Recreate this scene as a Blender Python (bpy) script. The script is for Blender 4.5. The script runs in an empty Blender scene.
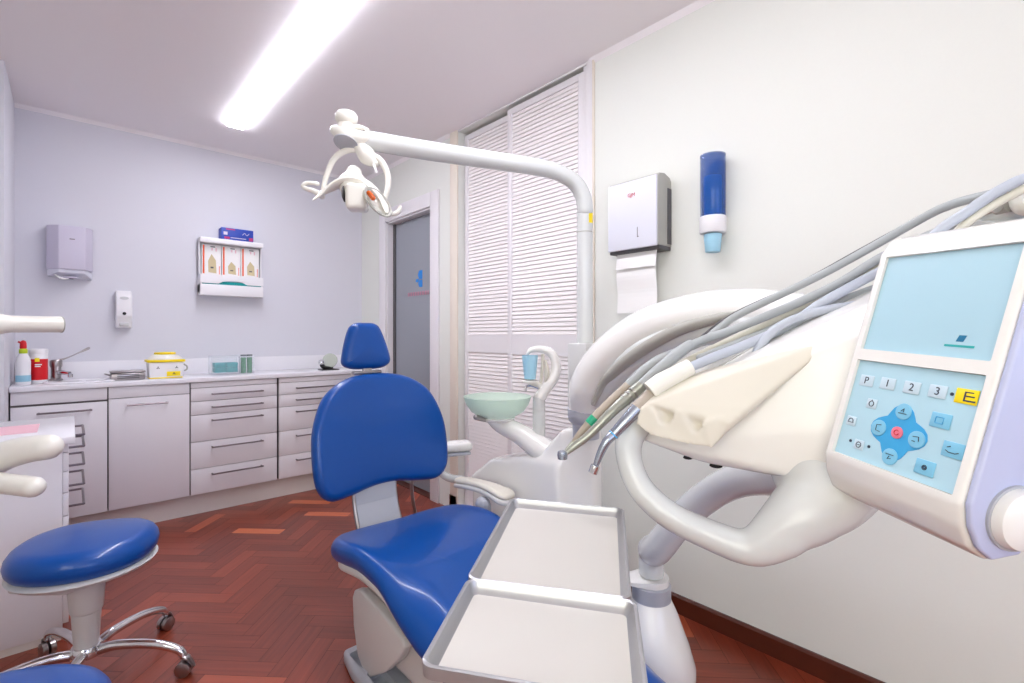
import bpy, bmesh, math, random
from mathutils import Vector, Matrix
random.seed(7)
SC = bpy.context.scene
C = SC.collection
PI = math.pi

# ------------------------------------------------------------------ camera
FPX = 488.0
YAW = math.atan2(442.0, FPX)
EYE = Vector((0, 0, 1.2))
FW = Vector((math.sin(YAW), math.cos(YAW), 0)); RT = Vector((math.cos(YAW), -math.sin(YAW), 0)); UP = Vector((0, 0, 1))
cd = bpy.data.cameras.new('camera'); cam = bpy.data.objects.new('camera', cd); C.objects.link(cam)
cam.location = EYE; cam.rotation_euler = (PI/2, 0, -YAW)
cd.sensor_width = 36; cd.lens = FPX/1024*36; cd.shift_y = -6.5/1024; cd.clip_start = 0.02
SC.camera = cam

def at(px, py, d):
    """world point seen at a picture position, d metres in front of the eye"""
    return EYE + d*(FW + (px-512)/FPX*RT + (335-py)/FPX*UP)
def cv(r, u, f):
    return EYE + r*RT + u*UP + f*FW
def on_x(px, py, X):
    t = (px-512)/FPX; d = X/(FW.x+t*RT.x); return at(px, py, d)
def on_y(px, py, Y):
    t = (px-512)/FPX; d = Y/(FW.y+t*RT.y); return at(px, py, d)
def on_z(px, py, z):
    return at(px, py, (1.2-z)*FPX/(py-335))

# ------------------------------------------------------------------ materials
def lin(c):
    return tuple(((v/255)/12.92 if v/255 <= .04045 else ((v/255+.055)/1.055)**2.4) for v in c)
MATS = {}
def mat(name, rgb, rough=.5, metal=0, coat=0, spec=.5, bump=0, bscale=60, var=0, trans=0, alpha=1, ior=1.45, emit=None, estr=0, sub=0):
    m = bpy.data.materials.new(name); m.use_nodes = True
    nt = m.node_tree; b = nt.nodes['Principled BSDF']
    col = lin(rgb)+(1,)
    b.inputs['Base Color'].default_value = col
    b.inputs['Roughness'].default_value = rough; b.inputs['Metallic'].default_value = metal
    b.inputs['Coat Weight'].default_value = coat; b.inputs['Coat Roughness'].default_value = .08
    b.inputs['Specular IOR Level'].default_value = spec
    b.inputs['Transmission Weight'].default_value = trans; b.inputs['Alpha'].default_value = alpha
    b.inputs['IOR'].default_value = ior
    if emit: b.inputs['Emission Color'].default_value = lin(emit)+(1,); b.inputs['Emission Strength'].default_value = estr
    tc = nt.nodes.new('ShaderNodeTexCoord'); nz = nt.nodes.new('ShaderNodeTexNoise')
    nz.inputs['Scale'].default_value = bscale; nz.inputs['Detail'].default_value = 4
    nt.links.new(tc.outputs['Object'], nz.inputs['Vector'])
    if var:
        mx = nt.nodes.new('ShaderNodeMix'); mx.data_type = 'RGBA'
        mx.inputs[6].default_value = tuple(c*(1-var) for c in col[:3])+(1,); mx.inputs[7].default_value = tuple(min(1, c*(1+var)) for c in col[:3])+(1,)
        nt.links.new(nz.outputs['Fac'], mx.inputs[0]); nt.links.new(mx.outputs[2], b.inputs['Base Color'])
    if bump:
        bp = nt.nodes.new('ShaderNodeBump'); bp.inputs['Strength'].default_value = bump; bp.inputs['Distance'].default_value = .002
        nt.links.new(nz.outputs['Fac'], bp.inputs['Height']); nt.links.new(bp.outputs['Normal'], b.inputs['Normal'])
    MATS[name] = m
    return m
M_wall_back = mat('white_wall_paint_lilac_light', (221,220,227), .85, bump=.08, bscale=120, var=.01)  # white paint with the lilac cast of the mixed light put into its colour
M_wall = mat('wall_paint', (229,230,223), .85, bump=.08, bscale=120, var=.01)
M_ceil = mat('ceiling_paint', (248,243,244), .9, bump=.05, bscale=90)
M_trim = mat('white_lacquer_trim', (232,228,230), .4)
M_cream_frame = mat('cream_frame_paint', (232,222,208), .5)
M_skirt = mat('dark_wood_skirting', (84,36,22), .35, coat=.2, var=.3, bscale=14)
M_cab = mat('white_cabinet_laminate', (232,228,232), .42, var=.01)
M_gap = mat('cabinet_shadow_gap', (120,112,112), .8)
M_counter = mat('white_worktop', (240,238,242), .22)
M_plinth = mat('plinth_laminate', (226,218,212), .5)
M_steel = mat('brushed_steel', (168,162,162), .28, metal=1)
M_handle = mat('dark_steel_handle', (128,118,122), .3, metal=1)
M_chrome = mat('polished_chrome', (225,225,228), .07, metal=1)
M_blue = mat('blue_leatherette', (0,72,152), .34, spec=.35, coat=.3, bump=.04, bscale=220)
M_unit = mat('white_dental_shell', (240,238,234), .25, coat=.3)
M_unit_warm = mat('ivory_dental_plastic', (236,233,223), .3, coat=.25)
M_grey = mat('grey_dental_metal', (176,178,186), .35, coat=.2)
M_lgrey = mat('light_grey_plastic', (206,205,204), .4)
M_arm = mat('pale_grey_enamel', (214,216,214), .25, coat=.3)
M_dgrey = mat('dark_grey_plastic', (84,82,84), .5)
M_black = mat('black_plastic', (28,28,30), .5)
M_silicone = mat('cream_silicone_pad', (222,216,202), .5)
M_tray = mat('matt_steel_tray', (212,208,200), .42, metal=.3, bump=.03, bscale=300)
M_trayrim = mat('tray_rim_steel', (176,176,178), .34, metal=.7)
M_louv = mat('louver_white', (244,238,237), .5)
M_hose_g = mat('grey_hose_rubber', (168,172,174), .45)
M_hose_w = mat('cream_hose_rubber', (214,210,196), .45)
M_hose_b = mat('bluish_hose_rubber', (182,188,200), .4)
M_beige = mat('beige_handpiece_sleeve', (176,164,150), .4)
M_hp = mat('satin_handpiece_metal', (165,172,184), .25, metal=.85)
M_hpg = mat('greyish_green_handpiece', (166,168,158), .3, metal=.5)
M_green = mat('green_ring', (40,170,130), .4)
M_cap = mat('end_cap_daylight_tint', (190,196,226), .35, coat=.2)  # lavender of the bluish daylight is put into the cap's base colour
M_glassbowl = mat('green_glass_bowl', (226,246,232), .35, trans=.45, ior=1.2, alpha=.7)
M_cup = mat('pale_blue_cup', (168,216,236), .4)
M_bluetube = mat('blue_translucent_tube', (36,90,172), .1, alpha=.42, coat=.3)
M_bluetube.use_nodes = True
M_bluecups = mat('blue_cup_stack', (40,130,220), .4)
M_silver = mat('silver_grey_plastic', (220,220,230), .4)
M_silver_side = mat('grey_side_plastic', (170,168,160), .45)
M_paper = mat('white_paper', (244,242,240), .8)
M_lilac = mat('lilac_grey_plastic', (206,200,216), .4)
M_red = mat('red_plastic', (208,18,30), .4)
M_yellow = mat('yellow_plastic', (250,222,20), .4)
M_lime = mat('lime_plastic', (190,210,40), .4)
M_white = mat('white_plastic', (240,238,240), .35)
M_pblue = mat('pale_blue_print', (150,200,220), .5)
M_teal = mat('teal_paper', (0,150,150), .6)
M_leaf = mat('green_bristle', (40,125,66), .6)
M_acryl = mat('clear_acrylic', (225,235,245), .05, alpha=.13)
M_lid = mat('grey_lid', (120,124,128), .4)
M_boxblue = mat('blue_carton', (40,70,170), .45)
M_boxred = mat('magenta_print', (190,50,110), .5)
M_orange = mat('orange_print', (232,90,40), .6)
M_pinkp = mat('pink_paper', (244,196,206), .7)
M_tan = mat('tan_paper_print', (206,190,150), .6)
M_screen = mat('pale_blue_display_glass', (172,208,222), .4)
M_keypad = mat('pale_blue_keypad_film', (180,216,230), .45)
M_padblue = mat('blue_keypad_print', (60,165,220), .4)
M_key = mat('light_key', (200,220,232), .35)
M_keyblue = mat('blue_key', (130,196,226), .35)
M_ink = mat('dark_ink', (50,60,80), .5)
M_inkred = mat('pink_ink', (230,120,140), .5)
M_logoteal = mat('teal_ink', (40,170,170), .5)
M_logodark = mat('deep_teal_ink', (10,110,150), .5)
M_lamp = mat('lamp_reflector', (230,230,226), .1, metal=.6)
M_amber = mat('amber_bulb_glass', (200,90,30), .2)
M_disc = mat('frosted_disc', (206,212,200), .25, trans=.3)
M_glassdoor = mat('frosted_grey_glass', (146,150,158), .16, coat=.5, var=.03, bscale=2)
M_doorblue = mat('blue_glass_sticker', (20,130,215), .4)
M_doorpink = mat('pink_glass_lettering', (176,120,140), .4)
M_diff = mat('lamp_diffuser', (255,255,255), .5, emit=(243,244,255), estr=28)
M_diff_far = M_diff
M_pane = mat('daylight_pane', (225,235,255), .3, emit=(205,218,255), estr=2.4)
M_pane2 = mat('added_fill_pane', (240,240,240), .3, emit=(250,250,234), estr=3.2)  # glow for the added left window
M_grout = mat('floor_seam', (40,16,10), .6)

def wood_floor_material():
    m = bpy.data.materials.new('herringbone_parquet'); m.use_nodes = True
    nt = m.node_tree; N = nt.nodes; L = nt.links; b = N['Principled BSDF']
    at_ = N.new('ShaderNodeAttribute'); at_.attribute_name = 'plank'
    sep = N.new('ShaderNodeSeparateColor'); L.new(at_.outputs['Color'], sep.inputs[0])
    uv = N.new('ShaderNodeUVMap'); uv.uv_map = 'plank_uv'
    mp = N.new('ShaderNodeMapping'); mp.inputs['Scale'].default_value = (2.2, 38, 1)
    L.new(uv.outputs['UV'], mp.inputs['Vector'])
    nz = N.new('ShaderNodeTexNoise'); nz.inputs['Scale'].default_value = 1.6; nz.inputs['Detail'].default_value = 6; nz.inputs['Distortion'].default_value = .5
    L.new(mp.outputs['Vector'], nz.inputs['Vector'])
    rp = N.new('ShaderNodeValToRGB'); e = rp.color_ramp
    stops = [(0, (112,44,26)), (.3, (148,64,40)), (.62, (178,84,52)), (.85, (214,114,68)), (1, (240,144,86))]
    e.elements[0].position = 0; e.elements[0].color = lin(stops[0][1])+(1,)
    e.elements[1].position = 1; e.elements[1].color = lin(stops[-1][1])+(1,)
    for p, c in stops[1:-1]:
        q = e.elements.new(p); q.color = lin(c)+(1,)
    ma = N.new('ShaderNodeMath'); ma.operation = 'MULTIPLY_ADD'; ma.inputs[1].default_value = .42; L.new(nz.outputs['Fac'], ma.inputs[0])
    mb = N.new('ShaderNodeMath'); mb.operation = 'MULTIPLY_ADD'; mb.inputs[1].default_value = .85; mb.inputs[2].default_value = -.17
    L.new(sep.outputs[0], mb.inputs[0]); L.new(mb.outputs[0], ma.inputs[2])
    L.new(ma.outputs[0], rp.inputs['Fac']); L.new(rp.outputs['Color'], b.inputs['Base Color'])
    b.inputs['Roughness'].default_value = .32; b.inputs['Coat Weight'].default_value = .25; b.inputs['Coat Roughness'].default_value = .2
    bp = N.new('ShaderNodeBump'); bp.inputs['Strength'].default_value = .08; bp.inputs['Distance'].default_value = .001
    L.new(nz.outputs['Fac'], bp.inputs['Height']); L.new(bp.outputs['Normal'], b.inputs['Normal'])
    return m
M_floor = wood_floor_material()

# ------------------------------------------------------------------ objects
def wm(o):
    m = Matrix.LocRotScale(o.location, o.rotation_euler, o.scale)
    return wm(o.parent) @ m if o.parent else m
def obj(name, bm, m, parent=None, label=None, ang=40, origin=None, kind=None):
    """bm holds world coordinates; the object's own origin goes to its parent's (or to 'origin')"""
    if parent is not None: bm.transform(wm(parent).inverted())
    elif origin is not None: bm.transform(Matrix.Translation(-Vector(origin)))
    bmesh.ops.recalc_face_normals(bm, faces=bm.faces[:])
    me = bpy.data.meshes.new(name); bm.to_mesh(me); bm.free()
    for p in me.polygons: p.use_smooth = True
    me.set_sharp_from_angle(angle=math.radians(ang))
    if m:
        for q in (m if isinstance(m, (list, tuple)) else [m]): me.materials.append(q)
    o = bpy.data.objects.new(name, me); C.objects.link(o)
    if parent is not None: o.parent = parent
    elif origin is not None: o.location = origin
    if label: o['label'] = label
    if kind: o['kind'] = kind
    return o
def thing(name, label, cat, loc=(0,0,0), group=None):
    o = bpy.data.objects.new(name, None); C.objects.link(o); o.location = loc; o.empty_display_size = .1
    o['label'] = label; o['category'] = cat
    if group: o['group'] = group
    return o
def tag(o, label, cat, group=None):
    o['label'] = label; o['category'] = cat
    if group: o['group'] = group
    return o
def B(): return bmesh.new()
def merge(bm, other, mi=0):
    me = bpy.data.meshes.new('tmp')
    for f in other.faces: f.material_index = mi
    other.to_mesh(me); other.free(); bm.from_mesh(me); bpy.data.meshes.remove(me); return bm
def box(bm, p0, p1, bev=0, seg=2, M=None, mi=0):
    t = B(); bmesh.ops.create_cube(t, size=1)
    p0 = Vector(p0); p1 = Vector(p1)
    bmesh.ops.scale(t, vec=[abs(p1[i]-p0[i]) for i in range(3)], verts=t.verts)
    bmesh.ops.translate(t, vec=(p0+p1)/2, verts=t.verts)
    if bev: bmesh.ops.bevel(t, geom=t.edges[:], offset=bev, segments=seg, profile=.5, affect='EDGES', clamp_overlap=True)
    if M: t.transform(M)
    return merge(bm, t, mi)
def prism(bm, pts, vec, bev=0, seg=3, mi=0):
    """pts: closed list of 3D points, extruded along vec"""
    t = B(); vs = [t.verts.new(p) for p in pts]; f = t.faces.new(vs)
    r = bmesh.ops.extrude_face_region(t, geom=[f]); nv = [g for g in r['geom'] if isinstance(g, bmesh.types.BMVert)]
    bmesh.ops.translate(t, vec=vec, verts=nv)
    if bev: bmesh.ops.bevel(t, geom=t.edges[:], offset=bev, segments=seg, profile=.5, affect='EDGES', clamp_overlap=True)
    return merge(bm, t, mi)
def crom(P, n=8, closed=False):
    P = [Vector(p) for p in P]; k = len(P); out = []
    rng = range(k) if closed else range(k-1)
    for i in rng:
        if closed: a, b, c, d = P[(i-1) % k], P[i], P[(i+1) % k], P[(i+2) % k]
        else: a, b, c, d = P[max(i-1, 0)], P[i], P[i+1], P[min(i+2, k-1)]
        for j in range(n):
            t = j/n
            out.append(.5*((2*b)+(c-a)*t+(2*a-5*b+4*c-d)*t*t+(3*b-a-3*c+d)*t**3))
    if not closed: out.append(P[-1])
    return out
def tube(bm, pts, r, n=8, seg=14, flat=1, up=None, cap=True, mi=0, smooth=True, rcap=False):
    """sweep of a round (or flattened) section; r is one radius or one per control point"""
    k = len(pts)
    rs = [r]*k if not isinstance(r, (list, tuple)) else list(r)
    if smooth and k > 2:
        P = crom(pts, n); R = [v.x for v in crom([Vector((q, 0, 0)) for q in rs], n)]
    else: P = [Vector(p) for p in pts]; R = rs
    if rcap:
        for e in (0, -1):
            d = (P[0]-P[1]).normalized() if e == 0 else (P[-1]-P[-2]).normalized()
            base = P[e].copy(); rr = R[e]
            new = [(base+d*rr*math.sin(a), rr*max(.02, math.cos(a))) for a in (.35, .7, 1.0, 1.25, 1.5)]
            if e == 0: P = [q[0] for q in reversed(new)]+P; R = [q[1] for q in reversed(new)]+R
            else: P = P+[q[0] for q in new]; R = R+[q[1] for q in new]
    m = len(P)
    T = [(P[min(i+1, m-1)]-P[max(i-1, 0)]).normalized() for i in range(m)]
    ref = Vector(up) if up is not None else (Vector((0, 0, 1)) if abs(T[0].z) < .9 else Vector((1, 0, 0)))
    nrm = (ref-T[0]*ref.dot(T[0])).normalized(); rings = []
    for i in range(m):
        if up is not None:
            q = (ref-T[i]*ref.dot(T[i])); nrm = q.normalized() if q.length > 1e-4 else nrm
        else:
            nrm = (nrm-T[i]*nrm.dot(T[i])).normalized()
        b = T[i].cross(nrm)
        rings.append([bm.verts.new(P[i]+R[i]*(nrm*math.cos(a)*flat+b*math.sin(a))) for a in [2*PI*j/seg for j in range(seg)]])
    for i in range(m-1):
        for j in range(seg):
            f = bm.faces.new((rings[i][j], rings[i][(j+1) % seg], rings[i+1][(j+1) % seg], rings[i+1][j])); f.material_index = mi
    if cap:
        for rg in (rings[0], rings[-1]):
            f = bm.faces.new(rg); f.material_index = mi
    return bm
def lathe(bm, prof, M=None, seg=32, cap=True, mi=0):
    """prof: (radius, height) along local z"""
    M = M or Matrix.Identity(4); rings = []
    for r, z in prof:
        rings.append([bm.verts.new(M @ Vector((max(r, 1e-4)*math.cos(2*PI*j/seg), max(r, 1e-4)*math.sin(2*PI*j/seg), z))) for j in range(seg)])
    for i in range(len(rings)-1):
        for j in range(seg):
            f = bm.faces.new((rings[i][j], rings[i][(j+1) % seg], rings[i+1][(j+1) % seg], rings[i+1][j])); f.material_index = mi
    if cap:
        for rg in (rings[0], rings[-1]):
            f = bm.faces.new(rg); f.material_index = mi
    return bm
def frame(origin, ex, ey):
    """matrix with local x, y along ex, ey and z their normal"""
    x = Vector(ex).normalized(); y = Vector(ey); y = (y-x*y.dot(x)).normalized(); z = x.cross(y)
    m = Matrix((x, y, z)).transposed().to_4x4(); m.translation = Vector(origin); return m
def aim(p, d):
    """matrix with local z along d at p"""
    d = Vector(d).normalized(); x = d.orthogonal().normalized(); return frame(p, x, d.cross(x)) if True else None
def rot_to(p, q): return aim(p, Vector(q)-Vector(p))
def cushion(bm, outline, th, rnd, M, warp=None, dome=0, seg=8, rings=5, n=6):
    """pillow with outline (list of 2D), thickness th, edge radius rnd; M maps local xyz to world; warp(x,y)->dz"""
    P = [Vector((p[0], p[1], 0)) for p in outline]
    O = crom(P, n, closed=True); k = len(O)
    c = sum(O, Vector())/k
    nrm = []
    for i in range(k):
        t = (O[(i+1) % k]-O[i-1]).normalized(); q = Vector((t.y, -t.x, 0))
        if q.dot(O[i]-c) < 0: q = -q
        nrm.append(q)
    layers = []
    for s in range(seg+1):
        a = -PI/2+PI*s/seg
        inset = rnd*(1-math.cos(a)); z = th/2*math.sin(a)
        layers.append([Vector((O[i].x-nrm[i].x*inset, O[i].y-nrm[i].y*inset, z)) for i in range(k)])
    top = layers[-1]; bot = layers[0]
    def inner(base, sgn):
        out = []
        for r in range(1, rings+1):
            f = 1-r/(rings+.6)
            out.append([Vector((c.x+(v.x-c.x)*f, c.y+(v.y-c.y)*f, v.z+sgn*dome*(1-f*f))) for v in base])
        return out
    seq = list(reversed(inner(bot, -1)))+layers+inner(top, 1)
    def w(v):
        v = v.copy()
        if warp: v.z += warp(v.x, v.y)
        return M @ v
    R = [[bm.verts.new(w(v)) for v in L] for L in seq]
    for i in range(len(R)-1):
        for j in range(k): bm.faces.new((R[i][j], R[i][(j+1) % k], R[i+1][(j+1) % k], R[i+1][j]))
    for L in (R[0], R[-1]):
        cc = sum((v.co for v in L), Vector())/k; cvt = bm.verts.new(cc)
        for j in range(k): bm.faces.new((L[j], L[(j+1) % k], cvt))
    return bm
def hull(bm, pts):
    t = B()
    for p in pts: t.verts.new(p)
    r = bmesh.ops.convex_hull(t, input=t.verts[:])
    bmesh.ops.delete(t, geom=[g for g in r['geom_interior'] if isinstance(g, bmesh.types.BMVert)], context='VERTS')
    return merge(bm, t)
def blob(bm, voxel=.01, it=6, fac=.5):
    """union and rounding of overlapping solids"""
    me = bpy.data.meshes.new('tmp'); bmesh.ops.recalc_face_normals(bm, faces=bm.faces[:]); bm.to_mesh(me); bm.free()
    o = bpy.data.objects.new('tmp', me); C.objects.link(o)
    r = o.modifiers.new('r', 'REMESH'); r.mode = 'VOXEL'; r.voxel_size = voxel; r.use_smooth_shade = True
    s = o.modifiers.new('s', 'SMOOTH'); s.factor = fac; s.iterations = it
    dg = bpy.context.evaluated_depsgraph_get(); ev = o.evaluated_get(dg)
    m2 = bpy.data.meshes.new_from_object(ev); out = B(); out.from_mesh(m2)
    bpy.data.objects.remove(o); bpy.data.meshes.remove(me); bpy.data.meshes.remove(m2)
    return out
def text(bm, s, size, M, depth=.0004, mi=0):
    cu = bpy.data.curves.new('tmp', 'FONT'); cu.body = s; cu.size = size; cu.extrude = depth; cu.align_x = 'CENTER'; cu.align_y = 'CENTER'
    o = bpy.data.objects.new('tmp', cu); C.objects.link(o)
    dg = bpy.context.evaluated_depsgraph_get(); m2 = bpy.data.meshes.new_from_object(o.evaluated_get(dg))
    t = B(); t.from_mesh(m2); t.transform(M)
    bpy.data.objects.remove(o); bpy.data.curves.remove(cu); bpy.data.meshes.remove(m2)
    return merge(bm, t, mi)
# ------------------------------------------------------------------ room
XR, YB, ZC = 1.955, 4.18, 2.59
XL, XL2, YF = -.247, -1.3, -2.6
def struct(name, bm, m, **k): return obj(name, bm, m, kind='structure', **k)

def floor_mesh():
    bm = B(); W, Lp = .075, .30
    a = Vector((1, -1, 0)).normalized(); b = Vector((1, 1, 0)).normalized()
    uvl = bm.loops.layers.uv.new('plank_uv'); cl = bm.loops.layers.color.new('plank')
    off = Vector((.3, 1.0, 0)); g = .0006
    def plank(u0, v0, du, dv):
        c = off+a*(u0+du/2)+b*(v0+dv/2)
        if not (XL2-.3 < c.x < XR+.3 and YF-.3 < c.y < YB+.3): return
        ps = [(u0+g, v0+g), (u0+du-g, v0+g), (u0+du-g, v0+dv-g), (u0+g, v0+dv-g)]
        f = bm.faces.new([bm.verts.new(off+a*p[0]+b*p[1]) for p in ps])
        rv = random.random(); val = .14+.46*rv if random.random() < .87 else .72+.28*random.random()
        ox, oy = random.random()*20, random.random()*20
        loc = [(0, 0), (du, 0), (du, dv), (0, dv)]
        for lp, q in zip(f.loops, loc):
            q = q if du > dv else (q[1], q[0])
            lp[uvl].uv = (q[0]+ox, q[1]+oy); lp[cl] = (val, val, val, 1)
    for i in range(-40, 40):
        for k in range(-60, 60):
            sx, sy = i*Lp, i*Lp
            plank(k*W+sx, -k*W+sy, Lp, W)
            plank((k-1)*W+sx, -k*W+W-Lp+sy, W, Lp)
    # trimmed to the room
    for p, n in (((XL2, 0, 0), (-1, 0, 0)), ((XR, 0, 0), (1, 0, 0)), ((0, YF, 0), (0, -1, 0)), ((0, YB, 0), (0, 1, 0))):
        bmesh.ops.bisect_plane(bm, geom=bm.verts[:]+bm.edges[:]+bm.faces[:], plane_co=p, plane_no=n, clear_outer=True)
    for f in bm.faces: f.material_index = 0
    vs = [bm.verts.new(p) for p in ((XL2, YF, -.0015), (XR, YF, -.0015), (XR, YB, -.0015), (XL2, YB, -.0015))]
    f = bm.faces.new(vs); f.material_index = 1
    return bm
struct('floor', floor_mesh(), [M_floor, M_grout])
struct('ceiling', box(B(), (XL2-.1, YF-.1, ZC), (XR+.5, YB+.1, ZC+.08)), M_ceil)
# door opening in the right wall: Y 3.03..3.71, z 0..2.14 ; wardrobe opening Y 1.60..2.72
DY0, DY1, DZ = 3.03, 3.71, 2.135
WY0, WY1, WZ = 1.585, 2.70, 2.578
bm = B()
T = .14
box(bm, (XR, YF, 0), (XR+T, WY0, ZC)); box(bm, (XR, WY1, 0), (XR+T, DY0, ZC)); box(bm, (XR, DY1, 0), (XR+T, YB, ZC))
box(bm, (XR, DY0, DZ), (XR+T, DY1, ZC)); box(bm, (XR, WY0, WZ), (XR+T, WY1, ZC)); box(bm, (XR+T-.01, WY0-.1, 0), (XR+T+.02, WY1+.1, ZC))
struct('wall_right', bm, M_wall)
struct('wall_back', box(B(), (XL2, YB, 0), (XR+T, YB+.1, ZC)), M_wall_back)
bm = B(); box(bm, (XL2-.0, 3.56, 0), (XL, YB, ZC)); struct('wall_left_pier', bm, M_wall_back)
bm = B(); vy0, vy1, vz0, vz1 = -2.0, .2, .9, 2.35
box(bm, (XL2-.1, YF, 0), (XL2, vy0, ZC)); box(bm, (XL2-.1, vy1, 0), (XL2, 3.56, ZC)); box(bm, (XL2-.1, vy0, 0), (XL2, vy1, vz0)); box(bm, (XL2-.1, vy0, vz1), (XL2, vy1, ZC))
struct('wall_left', bm, M_wall)
bm = B()
for a, b in ((vy0, vy0+.05), (vy1-.05, vy1), ((vy0+vy1)/2-.03, (vy0+vy1)/2+.03)): box(bm, (XL2-.08, a, vz0), (XL2-.02, b, vz1))
for a, b in ((vz0, vz0+.05), (vz1-.05, vz1)): box(bm, (XL2-.08, vy0, a), (XL2-.02, vy1, b))
w2 = struct('added_fill_window', bm, M_trim)  # unseen window, added to brighten the right wall
obj('pane', box(B(), (XL2-.07, vy0+.02, vz0+.02), (XL2-.06, vy1-.02, vz1-.02)), M_pane2, w2)
# rear wall with the window the daylight comes through
wx0, wx1, wz0, wz1 = -.9, 1.3, .9, 2.3
bm = B()
box(bm, (XL2-.1, YF-.1, 0), (wx0, YF, ZC)); box(bm, (wx1, YF-.1, 0), (XR+T, YF, ZC)); box(bm, (wx0, YF-.1, 0), (wx1, YF, wz0)); box(bm, (wx0, YF-.1, wz1), (wx1, YF, ZC))
struct('wall_front', bm, M_wall)
bm = B(); f_ = .05
box(bm, (wx0, YF-.08, wz0), (wx1, YF-.02, wz0+f_)); box(bm, (wx0, YF-.08, wz1-f_), (wx1, YF-.02, wz1)); box(bm, (wx0, YF-.08, wz0), (wx0+f_, YF-.02, wz1)); box(bm, (wx1-f_, YF-.08, wz0), (wx1, YF-.02, wz1)); box(bm, ((wx0+wx1)/2-.03, YF-.08, wz0), ((wx0+wx1)/2+.03, YF-.02, wz1))
w_ = struct('window_1', bm, M_trim)
obj('pane', box(B(), (wx0+.02, YF-.07, wz0+.02), (wx1-.02, YF-.06, wz1-.02)), M_pane, w_)
# skirting on the right wall
bm = B(); prism(bm, [(XR, YF, 0), (XR-.015, YF, 0), (XR-.015, YF, .068), (XR-.008, YF, .076), (XR, YF, .076)], (0, 1.56-YF, 0))
struct('baseboard_right', bm, M_skirt)
bm = B(); box(bm, (XR-.012, 2.712, 0), (XR, 2.79, .10)); struct('baseboard_short', bm, M_skirt)
# small cornice line at the ceiling
bm = B()
prism(bm, [(XR, YF, ZC), (XR-.022, YF, ZC), (XR, YF, ZC-.022)], (0, 1.56-YF, 0))
prism(bm, [(XR, 2.78, ZC), (XR-.022, 2.78, ZC), (XR, 2.78, ZC-.022)], (0, YB-2.78, 0))
prism(bm, [(XL2, YB, ZC), (XL2, YB-.022, ZC), (XL2, YB, ZC-.022)], (XR-XL2, 0, 0))
struct('trim_1', bm, M_ceil)
# thin vertical bead where the wardrobe frame meets the wall
bm = B(); box(bm, (XR-.012, 1.548, 0), (XR+.0, WY0-.001, ZC), .003); struct('trim_2', bm, M_trim)
bm = B(); box(bm, (XR-.012, 1.536, 0), (XR, 1.547, ZC), .002); struct('trim_3', bm, M_cream_frame)
bm = B(); box(bm, (XR-.012, WY1+.001, 0), (XR, 2.785, ZC), .003); struct('trim_4', bm, M_cream_frame)
bm = B(); box(bm, (XR-.006, WY0, WZ), (XR, WY1, ZC-.001), .001); struct('trim_5', bm, M_trim)
# door casing
bm = B(); cw = .105
prof = .018
box(bm, (XR-prof, DY0-cw, 0), (XR, DY0, DZ+cw), .005); box(bm, (XR-prof, DY1, 0), (XR, DY1+cw, DZ+cw), .005); box(bm, (XR-prof, DY0, DZ), (XR, DY1, DZ+cw), .005)
box(bm, (XR, DY0-.0, 0), (XR+.11, DY0+.012, DZ)); box(bm, (XR, DY1-.012, 0), (XR+.11, DY1, DZ)); box(bm, (XR, DY0, DZ-.012), (XR+.11, DY1, DZ))
struct('trim_6', bm, M_trim)
struct('trim_9', box(B(), (XR+.0005, DY0+.013, -.02), (XR+.14, DY1-.013, .004)), M_skirt)
bm = B(); box(bm, (XR+.14, DY0-.05, 0), (XR+.16, DY1+.05, DZ+.05)); struct('wall_corridor', bm, M_wall)
# frosted glass door
bm = B(); gx = XR+.06
box(bm, (gx, DY0+.013, .01), (gx+.012, DY1-.045, DZ-.015))
d1 = struct('door_1', bm, M_glassdoor)
bm = B(); box(bm, (gx-.01, DY1-.045, 0.01), (gx+.03, DY1-.013, DZ-.015)); obj('edge_profile', bm, M_dgrey, d1)
# the blue tooth-like mark and the faint pink lettering on the glass
bm = B()
c = on_x(421, 279, gx-.001)
for dy0, dz0, dy1, dz1 in ((-.02, .0, .045, .068), (-.02, -.062, .04, -.006)):
    prism(bm, [(gx-.002, c.y+dy0, c.z+dz0), (gx-.002, c.y+dy1*.55, c.z+dz0), (gx-.002, c.y+dy1, c.z+(dz0+dz1)/2), (gx-.002, c.y+dy1*.6, c.z+dz1), (gx-.002, c.y+dy0, c.z+dz1)], (.001, 0, 0))
box(bm, (gx-.002, c.y+.035, c.z-.02), (gx-.001, c.y+.075, c.z+.004))
obj('blue_mark', bm, M_doorblue, d1)
bm = B()
yy = c.y-.11
for k in range(9):
    w = .026 if k % 3 else .018
    box(bm, (gx-.002, yy, c.z-.125), (gx-.001, yy+w, c.z-.095)); yy += w+.012
obj('pink_lettering', bm, M_doorpink, d1)

# ------------------------------------------------------------------ louvred wardrobe doors
def closet_door(y0, y1, label, xoff):
    t = thing('closet_door', label, 'wardrobe door', (XR+xoff, (y0+y1)/2, .03), 'white louvred sliding wardrobe doors')
    x0, x1 = XR+xoff, XR+xoff+.035
    st = .038
    bm = B()
    for a, b in ((y0, y0+st), (y1-st, y1)): box(bm, (x0, a, .03), (x1, b, WZ-.02), .003)
    zs = [(.03, .16), (1.085, 1.2), (WZ-.055, WZ-.02)]
    for a, b in zs: box(bm, (x0+.001, y0+st, a), (x1, y1-st, b))
    obj('door_frame', bm, M_trim, t)
    bm = B(); sp = .0236
    for (a, b) in ((.16, 1.085), (1.2, WZ-.055)):
        n = int((b-a)/sp)
        for k in range(n):
            z = a+(k+.5)*(b-a)/n
            M = Matrix.Translation((x0+.010, 0, z)) @ Matrix.Rotation(math.radians(15), 4, 'Y')
            box(bm, (-.0025, y0+st, -.0108), (.0025, y1-st, .0108), M=M)
    obj('louvers', bm, M_louv, t)
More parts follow.
